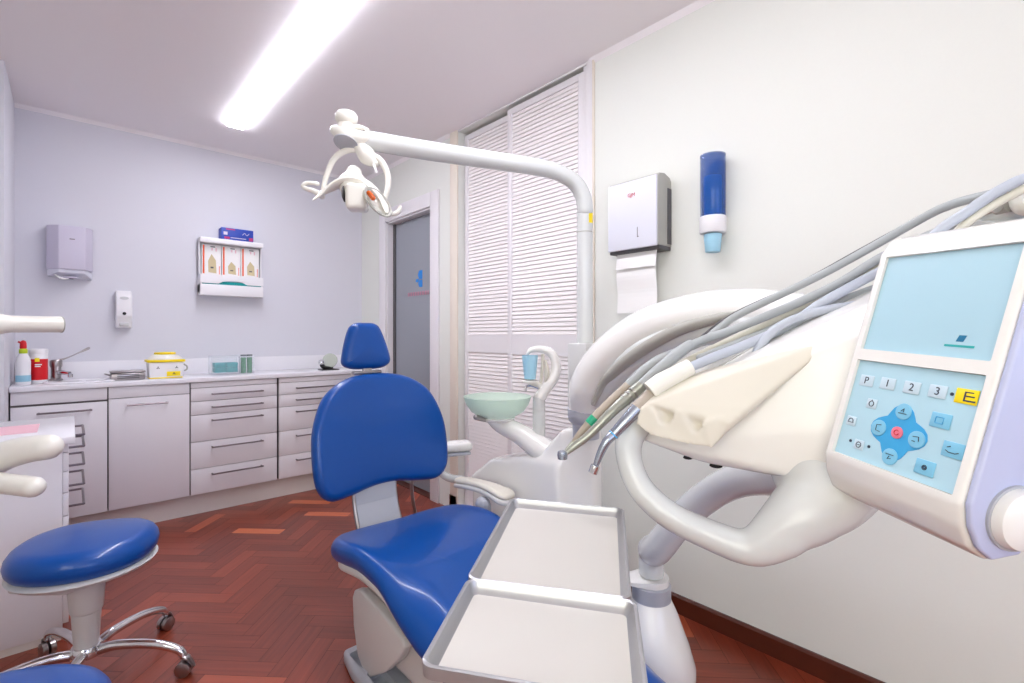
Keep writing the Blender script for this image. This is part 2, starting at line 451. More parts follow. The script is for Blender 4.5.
closet_door(2.165, WY1-.005, 'left louvred white wardrobe door, next to the glass door', .046)
closet_door(WY0+.03, 2.205, 'right louvred white wardrobe door, behind the lamp pole and next to the towel dispenser', .004)
struct('trim_7', box(B(), (XR+.004, WY0, 0), (XR+.06, WY1, .028), .003), M_trim)
struct('trim_8', box(B(), (XR-.0, WY0+.0, .0), (XR+.05, WY0+.028, WZ), .002), M_trim)

# ------------------------------------------------------------------ ceiling lights
def ceiling_light(y0, y1, label):
    t = thing('ceiling_light', label, 'ceiling light', (.812, (y0+y1)/2, ZC), 'linear ceiling lights')
    bm = B(); box(bm, (.767, y0, ZC-.006), (.857, y1, ZC), .002); obj('housing', bm, M_white, t)
    bm = B(); box(bm, (.764, y0-.003, ZC-.017), (.860, y1+.003, ZC-.0065), .003); obj('diffuser', bm, M_diff, t)
ceiling_light(2.02, 3.63, 'long glowing white strip light on the ceiling above the cabinets')
ceiling_light(.25, 1.99, 'glowing strip light at the top edge of the picture, its end barely in view')

# ------------------------------------------------------------------ back cabinets
CY = 3.80; ZT = .888; ZP = .145
def bar_handle(parent, x0, x1, z, y=CY):
    bm = B()
    tube(bm, [(x0, y-.032, z), (x1, y-.032, z)], .0052, seg=8, smooth=False)
    for x in (x0+.008, x1-.008): tube(bm, [(x, y-.032, z), (x, y, z)], .0052, seg=8, smooth=False)
    obj('handle', bm, M_handle, parent)
def carcass(t, x0, x1):
    bm = B(); box(bm, (x0, CY+.003, ZP), (x1, YB-.01, ZT-.002)); obj('body', bm, M_gap, t)
def front(t, name, x0, x1, z0, z1, hx=None, hz=None):
    bm = B(); box(bm, (x0+.002, CY-.016, z0+.0018), (x1-.002, CY+.002, z1-.0018), .0015)
    d = obj(name, bm, M_cab, t)
    if hx: bar_handle(d, hx[0], hx[1], hz, CY-.016)
    return d
def cabinet(x0, x1, label, kind, hin=.06):
    t = thing('base_cabinet', label, 'cabinet', ((x0+x1)/2, (CY+YB)/2, ZP), 'white base cabinets along the back wall')
    carcass(t, x0, x1)
    if kind == 'sink':
        front(t, 'front_panel', x0, x1, ZT-.075, ZT); front(t, 'door', x0, x1, ZP, ZT-.083, (x0+.105, x1-.07), ZT-.125)
    elif kind == 'door':
        front(t, 'front_panel', x0, x1, ZT-.072, ZT); front(t, 'door', x0, x1, ZP, ZT-.072, (x0+.085, x1-.1-.02), ZT-.115)
    else:
        front(t, 'front_panel', x0, x1, ZT-.04, ZT-.002)
        zs = [ZT-.04, ZT-.128, ZT-.218, ZT-.395, ZT-.575, ZP]
        for k in range(5):
            hz = zs[k]-.043 if k != 2 else zs[k]-.04
            front(t, 'drawer', x0, x1, zs[k+1], zs[k], (x0+.115, x1-.1), hz)
    return t
xa = [on_y(10, 400, CY).x, on_y(107.5, 400, CY).x, on_y(189.5, 400, CY).x, on_y(277.3, 400, CY).x]
cabinet(xa[0]+.0, xa[1], 'white cabinet with one door under the tap and basin, leftmost of the row', 'sink')
cabinet(xa[1]+.003, xa[2], 'white single-door cabinet under the yellow-lidded container', 'door')
cabinet(xa[2]+.003, xa[3]-.005, 'fully visible white five-drawer cabinet under the acrylic box', 'drawers')
cabinet(xa[3]+.006, 1.69, 'white five-drawer cabinet partly hidden by the blue chair back', 'drawers')
bm = B(); box(bm, (1.693, CY-.014, ZP), (XR-.002, YB-.012, ZT-.002), .001); tag(obj('filler_cabinet', bm, M_cab), 'narrow white filler cabinet hidden behind the blue chair, next to the glass door', 'cabinet')
bm = B(); box(bm, (XL+.002, CY+.045, 0), (XR-.002, CY+.06, ZP-.002)); tag(obj('plinth', bm, M_plinth), 'pale plinth board under the row of back cabinets', 'plinth')
t = thing('worktop', 'white worktop with low upstand running along the back wall', 'worktop', (.85, 4.0, ZT))
bm = B(); box(bm, (XL+.002, CY-.032, ZT), (XR-.002, YB-.012, ZT+.03), .003); obj('slab', bm, M_counter, t)
bm = B(); box(bm, (XL+.002, YB-.013, ZT+.03), (XR-.002, YB-.0, 1.03), .002); obj('upstand', bm, M_counter, t)
# ------------------------------------------------------------------ things on the worktop
ZW = ZT+.03
def L0(x, y, z): return Matrix.Translation((x, y, z))
# spray bottle
x, y = -.195, 3.885
t = thing('spray_bottle', 'white bottle with red nozzle and lime collar at left end of worktop', 'bottle', (x, y, ZW))
bm = lathe(B(), [(.028, .001), (.031, .006), (.031, .06), (.031, .13), (.029, .15), (.018, .172), (.014, .182)], L0(x, y, ZW)); obj('body', bm, M_white, t)
bm = lathe(B(), [(.0316, .02), (.0318, .021), (.0318, .055), (.0316, .056)], L0(x, y, ZW), cap=False); obj('label_band', bm, M_pblue, t, label='pale blue lower label')
bm = lathe(B(), [(.0155, .178), (.018, .182), (.018, .2), (.014, .205)], L0(x, y, ZW)); obj('collar', bm, M_lime, t, label='lime green collar')
bm = lathe(B(), [(.013, .205), (.015, .21), (.014, .235), (.010, .248), (.003, .252)], L0(x, y, ZW)); tube(bm, [(x, y, ZW+.236), (x-.02, y-.008, ZW+.244)], [.007, .005], seg=8); obj('nozzle', bm, M_red, t, label='red nozzle')
# red tub
x, y = -.135, 3.955
t = thing('wipes_tub', 'round red and white tub with pale lid beside the spray bottle', 'tub', (x, y, ZW))
bm = lathe(B(), [(.036, .001), (.039, .006), (.039, .17), (.037, .175)], L0(x, y, ZW)); obj('body', bm, M_white, t)
bm = lathe(B(), [(.0393, .022), (.0396, .023), (.0396, .142), (.0393, .143)], L0(x, y, ZW), cap=False); obj('red_label', bm, M_red, t, label='red label')
bm = B()
for a, z0, z1, w in ((-1.95, .128, .15, .5),):
    for k in range(6):
        a0 = a+k*w/6; a1 = a+(k+1)*w/6
        bm.faces.new([bm.verts.new((x+.0402*math.cos(q), y+.0402*math.sin(q), ZW+zz)) for q, zz in ((a0, z0), (a1, z0), (a1, z1), (a0, z1))])
obj('yellow_mark', bm, M_yellow, t, label='small yellow mark')
bm = B()
for z, w in ((.108, .75), (.098, .6)):
    for k in range(8):
        a0 = -1.95+k*w/8; a1 = -1.95+(k+1)*w/8
        bm.faces.new([bm.verts.new((x+.0402*math.cos(q), y+.0402*math.sin(q), ZW+zz)) for q, zz in ((a0, z), (a1, z), (a1, z+.006), (a0, z+.006))])
obj('white_lines', bm, M_white, t)
bm = lathe(B(), [(.0405, .172), (.0415, .176), (.0415, .195), (.037, .201), (.02, .203)], L0(x, y, ZW)); obj('lid', bm, M_white, t)
# basin
bx, by = .055, 3.93
t = thing('basin', 'shallow oval white basin let into the left of the worktop', 'basin', (bx, by, ZW))
bm = B(); E = Matrix.Translation((bx, by, ZW)) @ Matrix.Diagonal((1.35, 1, 1, 1))
lathe(bm, [(.128, .0005), (.13, .004), (.126, .009), (.116, .010), (.11, .006), (.07, .0035), (.02, .003)], E, seg=48); obj('bowl', bm, M_counter, t)
bm = lathe(B(), [(.016, .003), (.018, .006), (.01, .007)], L0(bx, by, ZW)); obj('drain', bm, M_chrome, t, label='chrome drain')
# tap
x, y = -.062, 4.02
t = thing('mixer_tap', 'chrome mixer tap with long raised lever behind the basin', 'tap', (x, y, ZW))
bm = lathe(B(), [(.031, .010), (.032, .016), (.024, .022), (.024, .085), (.027, .09), (.029, .1), (.029, .125), (.024, .133), (.01, .136)], L0(x, y, ZW)); obj('body', bm, M_steel, t)
bm = B(); tube(bm, [(x, y, ZW+.055), (x+.03, y-.05, ZW+.058), (x+.06, y-.085, ZW+.052)], [.014, .0125, .011], seg=12); lathe(bm, [(.012, 0), (.0125, .018), (.009, .02)], L0(x+.064, y-.09, ZW+.03)); obj('spout', bm, M_chrome, t)
bm = B(); tube(bm, [(x, y, ZW+.125), (x+.045, y-.01, ZW+.142), (x+.10, y-.01, ZW+.172), (x+.145, y-.01, ZW+.198)], [.010, .0065, .006, .012], seg=10, flat=.7, rcap=True); obj('lever', bm, M_steel, t)
# steel instrument basket
p = [on_z(98, 380, ZW), on_z(141, 380, ZW)]
t = thing('instrument_box', 'low grey perforated metal box between the basin and the yellow container', 'box', (.27, 3.93, ZW))
x0, x1, y0, y1 = .185, .355, 3.86, 3.98
bm = B(); box(bm, (x0, y0, ZW+.001), (x1, y1, ZW+.045), .008); obj('tray', bm, M_steel, t)
bm = B(); box(bm, (x0-.003, y0-.003, ZW+.047), (x1+.003, y1+.003, ZW+.058), .005); obj('lid', bm, M_steel, t)
bm = B()
for k in range(3): box(bm, (x0+.03, y0-.0035, ZW+.012+k*.011), (x1-.03, y0-.0005, ZW+.017+k*.011), .001)
obj('front_slots', bm, M_dgrey, t, label='dark slots in the front')
bm = B(); tube(bm, [(x0, y0+.03, ZW+.03), (x0-.022, y0+.04, ZW+.04), (x0-.022, y0+.08, ZW+.04), (x0, y0+.09, ZW+.03)], .004, seg=8); obj('handle', bm, M_steel, t)
# sharps container
x, y = .465, 3.93
t = thing('sharps_container', 'white waste container with bright yellow lid rim and cap on worktop', 'container', (x, y, ZW))
bm = B(); prism(bm, [(x-.088, y-.065, ZW+.002), (x+.088, y-.065, ZW+.002), (x+.095, y-.072, ZW+.105), (x-.095, y-.072, ZW+.105)], (0, .135, 0), .006); obj('body', bm, M_white, t)
bm = B(); box(bm, (x-.09, y-.068, ZW+.0005), (x+.09, y+.068, ZW+.008), .003); obj('base_rim', bm, M_yellow, t, label='yellow base rim')
bm = B(); box(bm, (x-.103, y-.08, ZW+.1055), (x+.103, y+.075, ZW+.122), .005); obj('lid_rim', bm, M_yellow, t, label='yellow rim')
bm = B(); M = L0(x, y, ZW); 
for s in range(1): lathe(bm, [(.1, .122), (.095, .13), (.075, .148), (.062, .155)], M @ Matrix.Diagonal((.98, .74, 1, 1)), seg=36)
obj('lid_dome', bm, M_unit_warm, t)
bm = lathe(B(), [(.058, .152), (.06, .156), (.06, .166), (.055, .169)], L0(x, y, ZW) @ Matrix.Diagonal((1, .8, 1, 1))); obj('cap', bm, M_yellow, t, label='yellow cap')
bm = B(); box(bm, (x+.002, y-.0715, ZW+.014), (x+.075, y-.0695, ZW+.044), .0005); box(bm, (x+.002, y-.074, ZW+.03), (x+.075, y-.071, ZW+.044), .0005); obj('yellow_sticker', bm, M_yellow, t, label='yellow warning sticker')
for (a, z) in ((-.045, .07), (.055, .07), (.04, .03)):
    bm = B()
    for s in (0, 1, 2):
        M = frame((x+a, y-.0745, ZW+z), (1, 0, 0), (0, 0, 1)) @ Matrix.Rotation(s*2*PI/3+PI/2, 4, 'Z')
        box(bm, (.0, -.002, -.0004), (.009, .002, .0008), M=M)
    obj('hazard_mark', bm, M_dgrey, t, label='small dark hazard mark')
bm = B(); tube(bm, [(x+.095, y-.06, ZW+.09), (x+.112, y-.065, ZW+.075), (x+.112, y-.065, ZW+.055), (x+.098, y-.06, ZW+.045)], .005, seg=8); obj('latch', bm, M_silver_side, t)
# acrylic boxes
def open_box(bm, x0, x1, y0, y1, z0, z1, th=.003):
    box(bm, (x0, y0, z0), (x1, y1, z0+th)); box(bm, (x0, y0, z0+th), (x1, y0+th, z1)); box(bm, (x0, y1-th, z0+th), (x1, y1, z1))
    box(bm, (x0, y0+th, z0+th), (x0+th, y1-th, z1)); box(bm, (x1-th, y0+th, z0+th), (x1, y1-th, z1)); return bm
t = thing('acrylic_box', 'clear acrylic box holding teal pads, standing on the worktop', 'box', (.80, 3.95, ZW))
bm = open_box(B(), .725, .905, 3.90, 4.0, ZW+.0005, ZW+.135); obj('shell', bm, M_acryl, t)
for i in range(2):
    for j in range(2):
        bm = B(); box(bm, (.748+j*.073, 3.905, ZW+.018+i*.035), (.818+j*.073, 3.99, ZW+.051+i*.035), .003)
        tag(obj('pad_stack', bm, M_teal, origin=(.78+j*.073, 3.95, ZW+.018+i*.035)), ('lower ' if i == 0 else 'upper ')+('left' if j == 0 else 'right')+' teal pad pack inside the clear acrylic box', 'pads', 'teal packs in the acrylic box')
t = thing('brush_box', 'small clear box of green bristles with grey lids beside the teal pads', 'box', (.96, 3.95, ZW))
bm = open_box(B(), .915, 1.0, 3.91, 3.99, ZW+.0005, ZW+.125); obj('shell', bm, M_acryl, t)
for j in range(2):
    x = .937+j*.04
    bm = lathe(B(), [(.016, .005), (.017, .01), (.017, .115), (.015, .118)], L0(x, 3.95, ZW)); obj('bristles', bm, M_leaf, t, label='green bristle bundle')
    bm = lathe(B(), [(.019, .128), (.02, .13), (.02, .138), (.018, .14)], L0(x, 3.95, ZW)); obj('lid', bm, M_lid, t)
# curing light / round shield
p = on_z(333, 368, ZW)
t = thing('curing_lamp_shield', 'round frosted disc on a chrome and black foot near the headrest', 'disc', (1.53, 3.93, ZW))
bm = B(); lathe(bm, [(.055, -.003), (.058, 0), (.055, .003)], frame((1.565, 3.93, ZW+.075), (1, -.5, 0), (0, .12, 1)), seg=40); obj('disc', bm, M_disc, t)
bm = B(); tube(bm, [(1.49, 3.9, ZW+.04), (1.52, 3.92, ZW+.02), (1.58, 3.93, ZW+.012)], [.018, .016, .012], seg=12, rcap=True); obj('foot', bm, M_black, t)
bm = B(); lathe(bm, [(.022, 0), (.026, .012), (.02, .03), (.006, .036)], L0(1.485, 3.9, ZW+.05)); obj('knob', bm, M_chrome, t)
bm = B(); box(bm, (1.48, 3.87, ZW+.0005), (1.62, 3.97, ZW+.008), .003); obj('base', bm, M_black, t)

# ------------------------------------------------------------------ things on the back wall
a = on_y(46, 224, YB-.12); b = on_y(92, 279, YB-.12)
x0, x1, z0, z1 = a.x, a.x+.215, b.z, a.z+.005
t = thing('paper_towel_dispenser', 'lilac grey towel dispenser with rounded lower lip on the far wall', 'dispenser', ((x0+x1)/2, YB, z0))
D = .13
pl = [(x0, YB), (x0, YB-.07), (x0+.055, YB-D), (x1-.035, YB-D), (x1, YB-.06), (x1, YB)]
bm = B(); prism(bm, [(p[0], p[1], z0+.05) for p in pl], (0, 0, z1-z0-.05), .006); obj('cover', bm, M_lilac, t)
bm = B()
for k in range(9):
    s = k/8
# lower lip: arched cut under the cover
lip = [(x0+.002, z0+.05)]
for k in range(9):
    s = k/8; lip.append((x0+.002+(x1-x0-.004)*s, z0+.012+.0*s))
prism(bm, [(x0+.004, YB-.065, z0+.012), (x0+.055, YB-.118, z0+.03), (x1-.04, YB-.118, z0+.03), (x1-.004, YB-.055, z0), (x1-.004, YB-.002, z0), (x0+.004, YB-.002, z0+.012)], (0, 0, .036), .004)
obj('lower_lip', bm, M_silver, t, label='grey lower lip')
bm = B(); tube(bm, [(x0+.045, YB-.08, z0+.012), (x0+.075, YB-.09, z0-.006), (x0+.11, YB-.085, z0+.004)], [.012, .018, .012], seg=8, flat=.4, rcap=True); obj('paper_end', bm, M_paper, t, label='crumpled white paper end')
bm = lathe(B(), [(.026, -.004), (.03, 0), (.03, .006), (.026, .008)], L0(x1-.105, YB-.085, z0+.002) @ Matrix.Diagonal((1.2, .9, 1, 1))); obj('outlet_ring', bm, M_lilac, t)
bm = lathe(B(), [(.014, -.006), (.016, -.004)], L0(x1-.105, YB-.085, z0+.0015)); obj('outlet_hole', bm, M_black, t, label='dark outlet')
bm = B(); box(bm, (x0+.105, YB-D-.002, z1-.085), (x0+.13, YB-D, z1-.079), .0008); obj('lock', bm, M_handle, t)
# soap dispenser
a = on_y(116, 290, YB-.07); b = on_y(131, 328, YB-.07)
x0, x1, z0, z1 = a.x, a.x+.085, b.z, a.z
t = thing('soap_dispenser', 'slim white soap dispenser on the far wall above the basket', 'dispenser', ((x0+x1)/2, YB, z0))
bm = B(); prism(bm, [(x0, YB, z1), (x0, YB-.045, z1), (x0, YB-.075, z1-.04), (x0, YB-.08, z0+.08), (x0, YB-.05, z0), (x0, YB, z0)], (x1-x0, 0, 0), .01); obj('case', bm, M_white, t)
bm = B(); lathe(bm, [(.014, 0), (.015, .002)], frame(((x0+x1)/2, YB-.0765, z1-.052), (1, 0, 0), (0, .1, 1)) @ Matrix.Diagonal((1.6, .7, 1, 1))); obj('window_slot', bm, M_lgrey, t, label='grey level slot')
bm = B(); lathe(bm, [(.009, 0), (.01, .002)], frame(((x0+x1)/2, YB-.0795, z0+.095), (1, 0, 0), (0, 0, 1))); obj('sensor', bm, M_black, t, label='round black sensor')
bm = B(); box(bm, ((x0+x1)/2-.025, YB-.078, z0+.012), ((x0+x1)/2+.025, YB-.05, z0+.035), .006); obj('nozzle', bm, M_lgrey, t)
# organiser with drawer
a = on_y(200, 240, YB-.10); b = on_y(263, 297, YB-.10)
x0, x1 = a.x, b.x; z1 = a.z+.026; z0 = b.z-.005
zm = z0+(z1-z0)*.36
t = thing('glove_rack', 'white wall rack with open drawer slot under the blue carton', 'rack', ((x0+x1)/2, YB, z0))
bm = B()
box(bm, (x0, YB-.11, z0), (x1, YB, zm*.5+z0*.5+.005), .004); 
zc = zm*.5+z0*.5+.012
prism(bm, [(x0, YB-.11, zm), (x0, YB-.11, zc), (x0+.115, YB-.11, zc), (x0+.14, YB-.11, zc+.014), (x0+.175, YB-.11, zc+.021), (x1-.175, YB-.11, zc+.021), (x1-.14, YB-.11, zc+.014), (x1-.115, YB-.11, zc), (x1, YB-.11, zc), (x1, YB-.11, zm)], (0, .012, 0), .0)
box(bm, (x0, YB-.10, zm-.006), (x1, YB, zm), .001)
box(bm, (x0, YB-.10, z0+.02), (x0+.012, YB, zm)); box(bm, (x1-.012, YB-.10, z0+.02), (x1, YB, zm)); box(bm, (x0+.01, YB-.05, z0+.01), (x1-.01, YB-.002, zm-.01))
obj('drawer_box', bm, M_white, t)
zz = zm*.5+z0*.5+.005
bm = B(); box(bm, (x0+.014, YB-.10, zz), (x1-.014, YB-.052, zz+.012), .002); prism(bm, [(x0+.1, YB-.106, zz), (x1-.1, YB-.106, zz), (x1-.125, YB-.106, zz+.022), (x0+.125, YB-.106, zz+.022)], (0, .05, 0)); obj('teal_lining', bm, M_teal, t, label='teal contents in the slot')
bm = B(); box(bm, (x0, YB-.018, zm), (x1, YB, z1), .002); box(bm, (x0, YB-.11, z1-.035), (x1, YB-.0, z1), .004)
for x in (x0, x1-.008): box(bm, (x, YB-.06, zm), (x+.008, YB-.002, z1-.03))
obj('back_frame', bm, M_white, t)
# three packets in the rack
w = (x1-x0-.03)/3
for k in range(3):
    px0 = x0+.015+k*w
    lab = ['leftmost of three packets in the wall rack, with a large tan picture', 'middle packet in the wall rack, with a small tan picture', 'rightmost packet in the wall rack, with orange stripe and tan block'][k]
    t2 = thing('packet', lab, 'packet', (px0+w/2, YB-.04, zm), 'printed packets in the wall rack')
    bm = B(); box(bm, (px0+.002, YB-.055, zm+.001), (px0+w-.002, YB-.022, z1-.042), .002); obj('sleeve', bm, M_paper, t2)
    bm = B(); box(bm, (px0+.010, YB-.0565, zm+.01), (px0+.020, YB-.0553, z1-.05)); box(bm, (px0+w-.016, YB-.0565, zm+.01), (px0+w-.012, YB-.0553, zm+.07)); obj('orange_stripe', bm, M_orange, t2, label='orange stripes')
    bm = B(); box(bm, (px0+w*.5, YB-.0562, z1-.085), (px0+w*.56, YB-.0552, z1-.066)); box(bm, (px0+w*.7, YB-.0562, z1-.09), (px0+w*.76, YB-.0552, z1-.066)); obj('pink_print', bm, M_pinkp, t2, label='faint pink print')
    bm = B(); s = [1.5, 1.0, 1.15][k]
    prism(bm, [(px0+w*.35, YB-.0565, zm+.02), (px0+w*.75, YB-.0565, zm+.015), (px0+w*.72, YB-.0565, zm+.02+.06*s), (px0+w*.5, YB-.0565, zm+.02+.09*s), (px0+w*.33, YB-.0565, zm+.02+.055*s)], (0, .001, 0)); obj('tan_picture', bm, M_tan, t2, label='tan printed shape')
    for a_, b_ in (((px0+w*.45, YB-.0572, zm+.02+.02*s), (px0+w*.6, YB-.0562, zm+.02+.028*s)), ((px0+w*.45, YB-.0572, z1-.062), (px0+w*.68, YB-.0553, z1-.055))):
        obj('dark_print', box(B(), a_, b_), M_dgrey, t2, label='small dark print')
# blue carton lying on the rack
a = on_y(221, 228, YB-.09); b = on_y(253, 241, YB-.09)
x0b, x1b = a.x, b.x; hz = .088
t = thing('glove_carton', 'blue and magenta carton lying on top of the wall rack', 'carton', ((x0b+x1b)/2, YB-.05, z1))
bm = B(); box(bm, (x0b, YB-.10, z1+.0005), (x1b, YB-.01, z1+hz), .002); obj('carton', bm, M_boxblue, t)
bm = B(); yb = YB-.1008
bm.free()
for a_, b_ in (((x0b+.02, yb, z1+.006), (x0b+.055, yb+.001, z1+.022)), ((x1b-.03, yb, z1+.006), (x1b-.004, yb+.001, z1+.03)), ((x0b+.03, yb, z1+hz-.014), (x0b+.09, yb+.001, z1+hz-.006))):
    obj('magenta_print', box(B(), a_, b_), M_boxred, t, label='magenta print')
bm = B()
box(bm, (x0b+.014, yb-.0005, z1+.035), (x0b+.04, yb+.0005, z1+.058)); tube(bm, [(x1b-.075, yb, z1+.045), (x1b-.06, yb, z1+.06), (x1b-.045, yb, z1+.045), (x1b-.03, yb, z1+.06)], .002, seg=6); box(bm, (x0b+.06, yb-.0005, z1+.014), (x1b-.05, yb+.0005, z1+.02)); obj('pale_print', bm, M_lilac, t, label='pale print')

# ------------------------------------------------------------------ right wall dispensers
y0, y1, z0, z1, xf = 1.117, 1.376, 1.575, 1.893, 1.84
t = thing('paper_towel_dispenser', 'silver and grey towel dispenser with paper hanging out, on the right wall', 'dispenser', (XR, (y0+y1)/2, z0))
bm = B(); prism(bm, [(xf, y0+.004, z0+.006), (xf, y1-.004, z0+.006), (xf, y1-.004, z1-.01), (xf, y0+.004, z1-.01)], (.012, 0, 0), .004); obj('front_cover', bm, M_silver, t)
bm = B(); prism(bm, [(xf+.012, 0, z0), (xf+.006, 0, z0+.03), (xf+.006, 0, z1-.02), (xf+.02, 0, z1-.002), (xf+.06, 0, z1+.004), (XR-.012, 0, z1-.01), (XR, 0, z1-.028), (XR, 0, z0)][::-1], (0, .001, 0))
bm.free(); bm = B()
prism(bm, [(xf+.012, y0, z0+.01), (xf+.008, y0, z0+.03), (xf+.008, y0, z1-.012), (xf+.02, y0, z1), (xf+.06, y0, z1+.006), (XR-.014, y0, z1-.006), (XR, y0, z1-.022), (XR, y0, z0+.01)], (0, y1-y0, 0), .004)
obj('case', bm, M_silver_side, t)
bm = B(); box(bm, (XR-.034, y0-.0022, z0+.02), (XR-.002, y0+.002, z1-.055), .001); box(bm, (xf+.016, y0+.002, z0-.006), (XR, y1-.002, z0+.012), .004); obj('black_trim', bm, M_dgrey, t, label='dark grey side strip and bottom')
bm = B(); box(bm, (xf-.0015, 1.213, z0+.055), (xf-.0002, 1.2155, z0+.098), .0004); box(bm, (xf-.0015, 1.208, z0+.054), (xf-.0002, 1.216, z0+.058), .0004); obj('key_slot', bm, M_handle, t)
bm = B(); M = frame((xf-.0012, 1.245, z1-.075), (0, -1, 0), (0, 0, 1))
text(bm, 'GJM', .022, M, .0004); obj('red_logo', bm, M_red, t, label='small red letters')
# paper hanging out
bm = B()
def sheet(bm, pts, w, y):
    P = crom(pts, 5); th = .0008
    for s in range(len(P)-1):
        a, b = P[s], P[s+1]
        q = [(a.x, y, a.z), (a.x, y+w, a.z), (b.x, y+w, b.z), (b.x, y, b.z)]
        prism(bm, q, (-.001, 0, 0))
sheet(bm, [(1.895, 0, z0+.015), (1.885, 0, z0-.03), (1.88, 0, z0-.11), (1.89, 0, z0-.185), (1.886, 0, z0-.275)], .205, 1.148)
sheet(bm, [(1.882, 0, z0+.0), (1.872, 0, z0-.04), (1.868, 0, z0-.075)], .205, 1.142)
tag(obj('paper_towel', bm, M_paper, origin=(1.885, 1.25, z0-.15)), 'white folded paper sheets hanging from the silver dispenser', 'paper towel')
# cup dispenser
cx, cy = 1.9, .905
t = thing('cup_dispenser', 'translucent blue tube of cups with white collar, on the right wall', 'dispenser', (cx, cy, 1.6))
bm = lathe(B(), [(.044, 1.665), (.047, 1.67), (.048, 1.80), (.048, 1.912), (.0485, 1.916), (.044, 1.916)], L0(cx, cy, 0), seg=36, cap=False); lathe(bm, [(.044, 1.916), (.04, 1.665)], L0(cx, cy, 0), seg=36, cap=False)
lathe(bm, [(.048, 1.912), (.02, 1.915)], L0(cx, cy, 0)); obj('tube', bm, M_bluetube, t, label='translucent blue tube')
bm = lathe(B(), [(.03, 1.655), (.032, 1.66), (.034, 1.83), (.03, 1.832)], L0(cx, cy, 0)); obj('cup_stack', bm, M_bluecups, t, label='stack of blue cups inside')
bm = lathe(B(), [(.046, 1.605), (.05, 1.61), (.051, 1.668), (.046, 1.672)], L0(cx, cy, 0), seg=36); box(bm, (cx, cy-.03, 1.605), (XR, cy+.03, 1.67), .005); obj('collar', bm, M_white, t, label='white collar')
bm = B(); box(bm, (cx+.03, cy-.03, 1.66), (XR, cy+.03, 1.90), .006); obj('wall_bracket', bm, M_bluetube, t)
bm = lathe(B(), [(.026, 1.53), (.028, 1.532), (.034, 1.6), (.03, 1.603)], L0(cx, cy, 0)); tag(obj('paper_cup', bm, M_cup, origin=(cx, cy, 1.53)), 'pale blue cup sticking out below the blue wall tube', 'cup')

# ------------------------------------------------------------------ left pedestal desk with drawers
t = thing('drawer_cabinet', 'white pedestal cabinet with five side drawers at the left edge', 'cabinet', (-.4, 2.9, 0))
bm = B(); box(bm, (-1.02, 2.61, .03), (-.022, 3.23, .772), .002); obj('body', bm, M_cab, t)
bm = B(); box(bm, (-1.05, 2.585, .7725), (.016, 3.24, .80), .003); obj('top', bm, M_counter, t)
bm = B(); box(bm, (-1.0, 2.615, 0), (-.026, 3.2, .03)); obj('base', bm, M_plinth, t)
zs = [.832, .765, .685, .60, .50, .05]
hz = [.812, .752, .675, .60, .525]
zb = [.771, .735, .66, .575, .485, .06]
for k in range(5):
    bm = B(); box(bm, (-.0215, 2.615, zb[k+1]+.002), (-.004, 3.225, zb[k]-.002), .0015); d = obj('drawer', bm, M_cab, t)
    z = (.756, .705, .625, .537, .447)[k]
    bm = B(); tube(bm, [(-.005, 2.90, z), (.046, 2.90, z), (.046, 3.19, z), (-.005, 3.19, z)], .005, seg=8, smooth=False); obj('handle', bm, M_handle, d)
bm = B(); box(bm, (-.24, 2.80, .8002), (-.10, 3.05, .8015)); tag(obj('paper_sheet', bm, M_pinkp, origin=(-.17, 2.92, .8002)), 'pink paper sheet lying on the left white cabinet', 'paper')
bm = B(); box(bm, (-.42, 2.78, .8002), (-.27, 3.05, .8015)); tag(obj('paper_sheet', bm, M_pblue, origin=(-.35, 2.92, .8002)), 'pale bluish paper sheet on the left white cabinet', 'paper')

# ------------------------------------------------------------------ white equipment at the left edge
t = thing('x_ray_cone', 'ivory cylinder reaching in from the left edge above the red tub', 'x-ray tube', (-.3, 2.0, 1.2))
d = 1.55
a = at(61, 324.5, 1.60); b = at(8, 324, 1.49); c = at(-40, 324, 1.40)
bm = B(); tube(bm, [b, a], .0262, seg=32, smooth=False); obj('cylinder', bm, M_unit_warm, t)
bm = B(); q = (a-b).normalized(); lathe(bm, [(.0245, 0), (.027, 0), (.027, .003), (.0245, .003)], aim(a-q*.0005, q), cap=False); lathe(bm, [(.0247, .0005), (.01, .001)], aim(a, q)); obj('rim', bm, M_silver_side, t, label='grey end rim')
bm = B(); tube(bm, [at(-120, 322, 1.27), c, at(-8, 324, 1.46), at(10, 324, 1.494)], [.07, .055, .035, .0268], seg=32, rcap=False); obj('housing', bm, M_unit_warm, t)
bm = B(); tube(bm, [at(-120, 322, 1.27), Vector((-1.1, 1.9, 1.25)), Vector((XL2, 2.0, 1.3))], .035, seg=20); obj('wall_arm', bm, M_unit_warm, t)
t = thing('assistant_arm', 'ivory two-pronged swivel arm at the left edge above the blue stool', 'arm', (-.3, 1.6, .8))
d = 1.42
bm = B()
tube(bm, [at(-45, 500, d), at(-25, 474, d), at(0, 458, d), at(25, 450, d), at(48, 447, d)], [.046, .044, .042, .039, .036], flat=1, seg=20, rcap=True)
obj('upper_prong', bm, M_unit_warm, t)
bm = B(); tube(bm, [at(-50, 490, d-.02), at(-20, 482, d-.04), at(8, 484, d-.06), at(33, 487, d-.07)], [.036, .03, .028, .028], seg=20, rcap=True); obj('lower_prong', bm, M_unit_warm, t)
bm = B(); tube(bm, [at(-40, 488, d), Vector((-.85, 1.35, .8)), Vector((-1.1, 1.4, .7)), Vector((XL2, 1.5, .7))], .036, seg=18); obj('support', bm, M_unit_warm, t)

